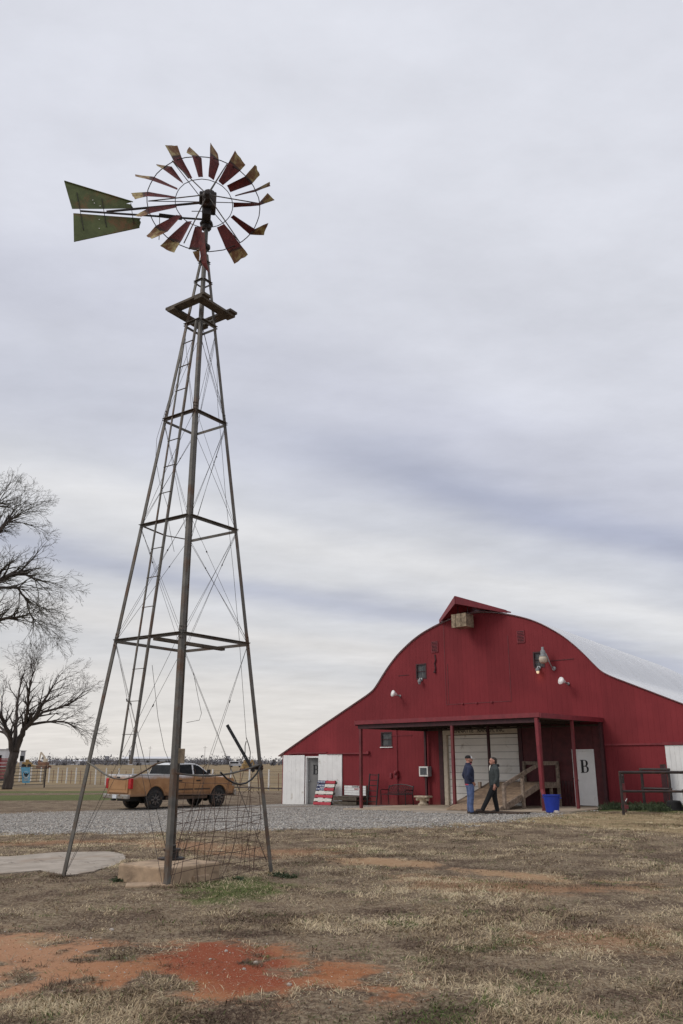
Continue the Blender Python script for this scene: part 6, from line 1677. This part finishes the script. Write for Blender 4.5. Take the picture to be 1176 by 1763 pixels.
def far_van(x, Y, label):
    o = empty('white_van', far_pt(x, Y), R(10)); tag(o, label, 'van')
    MB().prism([(-2.4, .5), (2.4, .5), (2.4, 1.2), (1.7, 1.35), (1.2, 2.2), (-2.4, 2.2)], lambda a, b, d: (a, d, b), -.95, .95).build('body', 'far_white', o, bevel=.08)
    MB().mm((-2.2, -.97, 1.4), (1.0, -.951, 2.0)).build('window', 'dark_glass', o)
    for wx in (-1.5, 1.5):
        for y in (-.9, .9): MB().lathe([(.28, -.1), (.34, -.08), (.34, .08), (.28, .1)], 14, (wx, y, .34), (0, 1, 0)).build('wheel', 'tyre', o)
far_van(406, 330, 'white van parked far off right of the pickup')
def pole(x, Y, h, label):
    o = empty('power_pole', far_pt(x, Y)); tag(o, label, 'power pole', 'poles on the horizon')
    MB().tube([(0, 0, 0), (0, 0, h)], [.13, .09], 7).build('pole', 'dark_wood', o); MB().mm((-1.2, -.05, h - 1.05), (1.2, .05, h - .93)).build('crossarm', 'dark_wood', o)
pole(257, 480, 10.5, 'power pole on the horizon behind the ladder foot'); pole(352, 500, 11, 'power pole on the horizon above the pickup roof')
# far tree belt: uncountable
rng = np.random.default_rng(9); TV, TF = [], 0
tri = []
for i in range(1500):
    x = rng.uniform(-700, 1900); Y = rng.uniform(480, 900); p = aty(x, HOR, Y); dense_ = float(vnoise(x, 0, .03, 2, 2))
    if dense_ < .42 and rng.random() < .75: continue
    hgt = rng.uniform(3.0, 7.5) * (.55 + .9 * float(dense_)); wd = hgt * rng.uniform(.6, 1.1)
    k = 70; c = rng.normal(0, .36, (k, 3)); c[:, 2] = np.abs(c[:, 2]) * .8
    c = c * np.array([wd, wd, hgt]) + np.array([p[0], Y, -.3 + hgt * .1])
    sz = rng.uniform(.35, .85, (k, 1, 1)); tri.append(c[:, None, :] + rng.normal(0, 1, (k, 3, 3)) * sz * np.array([.7, .7, 1.0]))
tri = np.concatenate(tri); tri[:, :, 2] = np.maximum(tri[:, :, 2], -.3); n_ = len(tri)
me = bpy.data.meshes.new('far_tree_belt'); me.vertices.add(n_ * 3); me.vertices.foreach_set('co', tri.ravel()); me.loops.add(n_ * 3); me.loops.foreach_set('vertex_index', np.arange(n_ * 3))
me.polygons.add(n_); me.polygons.foreach_set('loop_start', np.arange(n_) * 3); me.polygons.foreach_set('loop_total', np.full(n_, 3)); me.update(calc_edges=True); me.materials.append(MATS['far_tree'])
kind(link('far_tree_belt', me), 'stuff', 'hazy belt of bare trees along the horizon')
# weeds along the foot of the barn and round the mill
def weeds(name, label, pts, mat, hmax, nb, seed):
    rr = np.random.default_rng(seed); T = []
    for x, y, s in pts:
        z = float(gz(x, y)); k = nb
        c = rr.normal(0, .4, (k, 3)) * np.array([s, s, 0]) + np.array([x, y, z]); hh = rr.uniform(.25, 1, k) * hmax * s / .3
        ln = rr.normal(0, .35, (k, 2)) * hh[:, None]; w = rr.uniform(.008, .02, k)
        a = rr.uniform(0, 6.28, k); ox, oy = np.cos(a) * w, np.sin(a) * w
        T.append(np.stack([c + np.stack([-ox, -oy, 0 * w - .02], -1), c + np.stack([ox, oy, 0 * w - .02], -1), c + np.stack([ln[:, 0], ln[:, 1], hh], -1)], 1))
        m_ = c + np.stack([ln[:, 0], ln[:, 1], hh], -1) * .7; T.append(m_[:, None, :] + rr.normal(0, .022, (k, 3, 3)))
    T = np.concatenate(T); n = len(T); me = bpy.data.meshes.new(name); me.vertices.add(n * 3); me.vertices.foreach_set('co', T.ravel()); me.loops.add(n * 3); me.loops.foreach_set('vertex_index', np.arange(n * 3))
    me.polygons.add(n); me.polygons.foreach_set('loop_start', np.arange(n) * 3); me.polygons.foreach_set('loop_total', np.full(n, 3)); me.update(calc_edges=True); me.materials.append(MATS[mat]); kind(link(name, me), 'stuff', label)
rr = random.Random(8)
wp = [(*barn_pt(rr.uniform(17.6, 21.5), -rr.uniform(.2, 2.4) * (.4 + .6 * rr.random()), 0)[:2], rr.uniform(.14, .34)) for _ in range(75)]
weeds('wall_weeds', 'dark green winter weeds along the foot of the red wall', wp, 'leaf_dark', .28, 70, 2)
mp_ = [(x, y, rr.uniform(.06, .12)) for x, y in ((-1.0, 13.5), (-.88, 13.4), (-.78, 13.3), (-1.5, 12.95), (-3.2, 12.7))]
weeds('mill_weeds', 'green weeds tufted round the windmill feet', mp_, 'leaf_dark', .14, 34, 3)
# pale stones lying in the turf
for i, (x, y, s_, lab) in enumerate(((440, 1662, .03, 'white pebble on the red dirt patch, nearest its middle'), (389, 1640, .024, 'white pebble at the upper edge of the red dirt patch'), (192, 1603, .035, 'pale stone in the turf left above the red dirt'), (498, 1698, .028, 'grey stone low on the right of the red dirt patch'), (362, 1655, .02, 'small white stone above the centre of the red dirt'), (420, 1672, .022, 'small bluish stone right of the red dirt centre'))):
    p = atz(x, y, 0); s_ *= .7; o = link('pebble', rock_mesh(s_, i), None); o.location = (p[0], p[1], float(gz(p[0], p[1], True)) + s_ * .3); tag(o, lab, 'stone', 'stones lying on the ground')
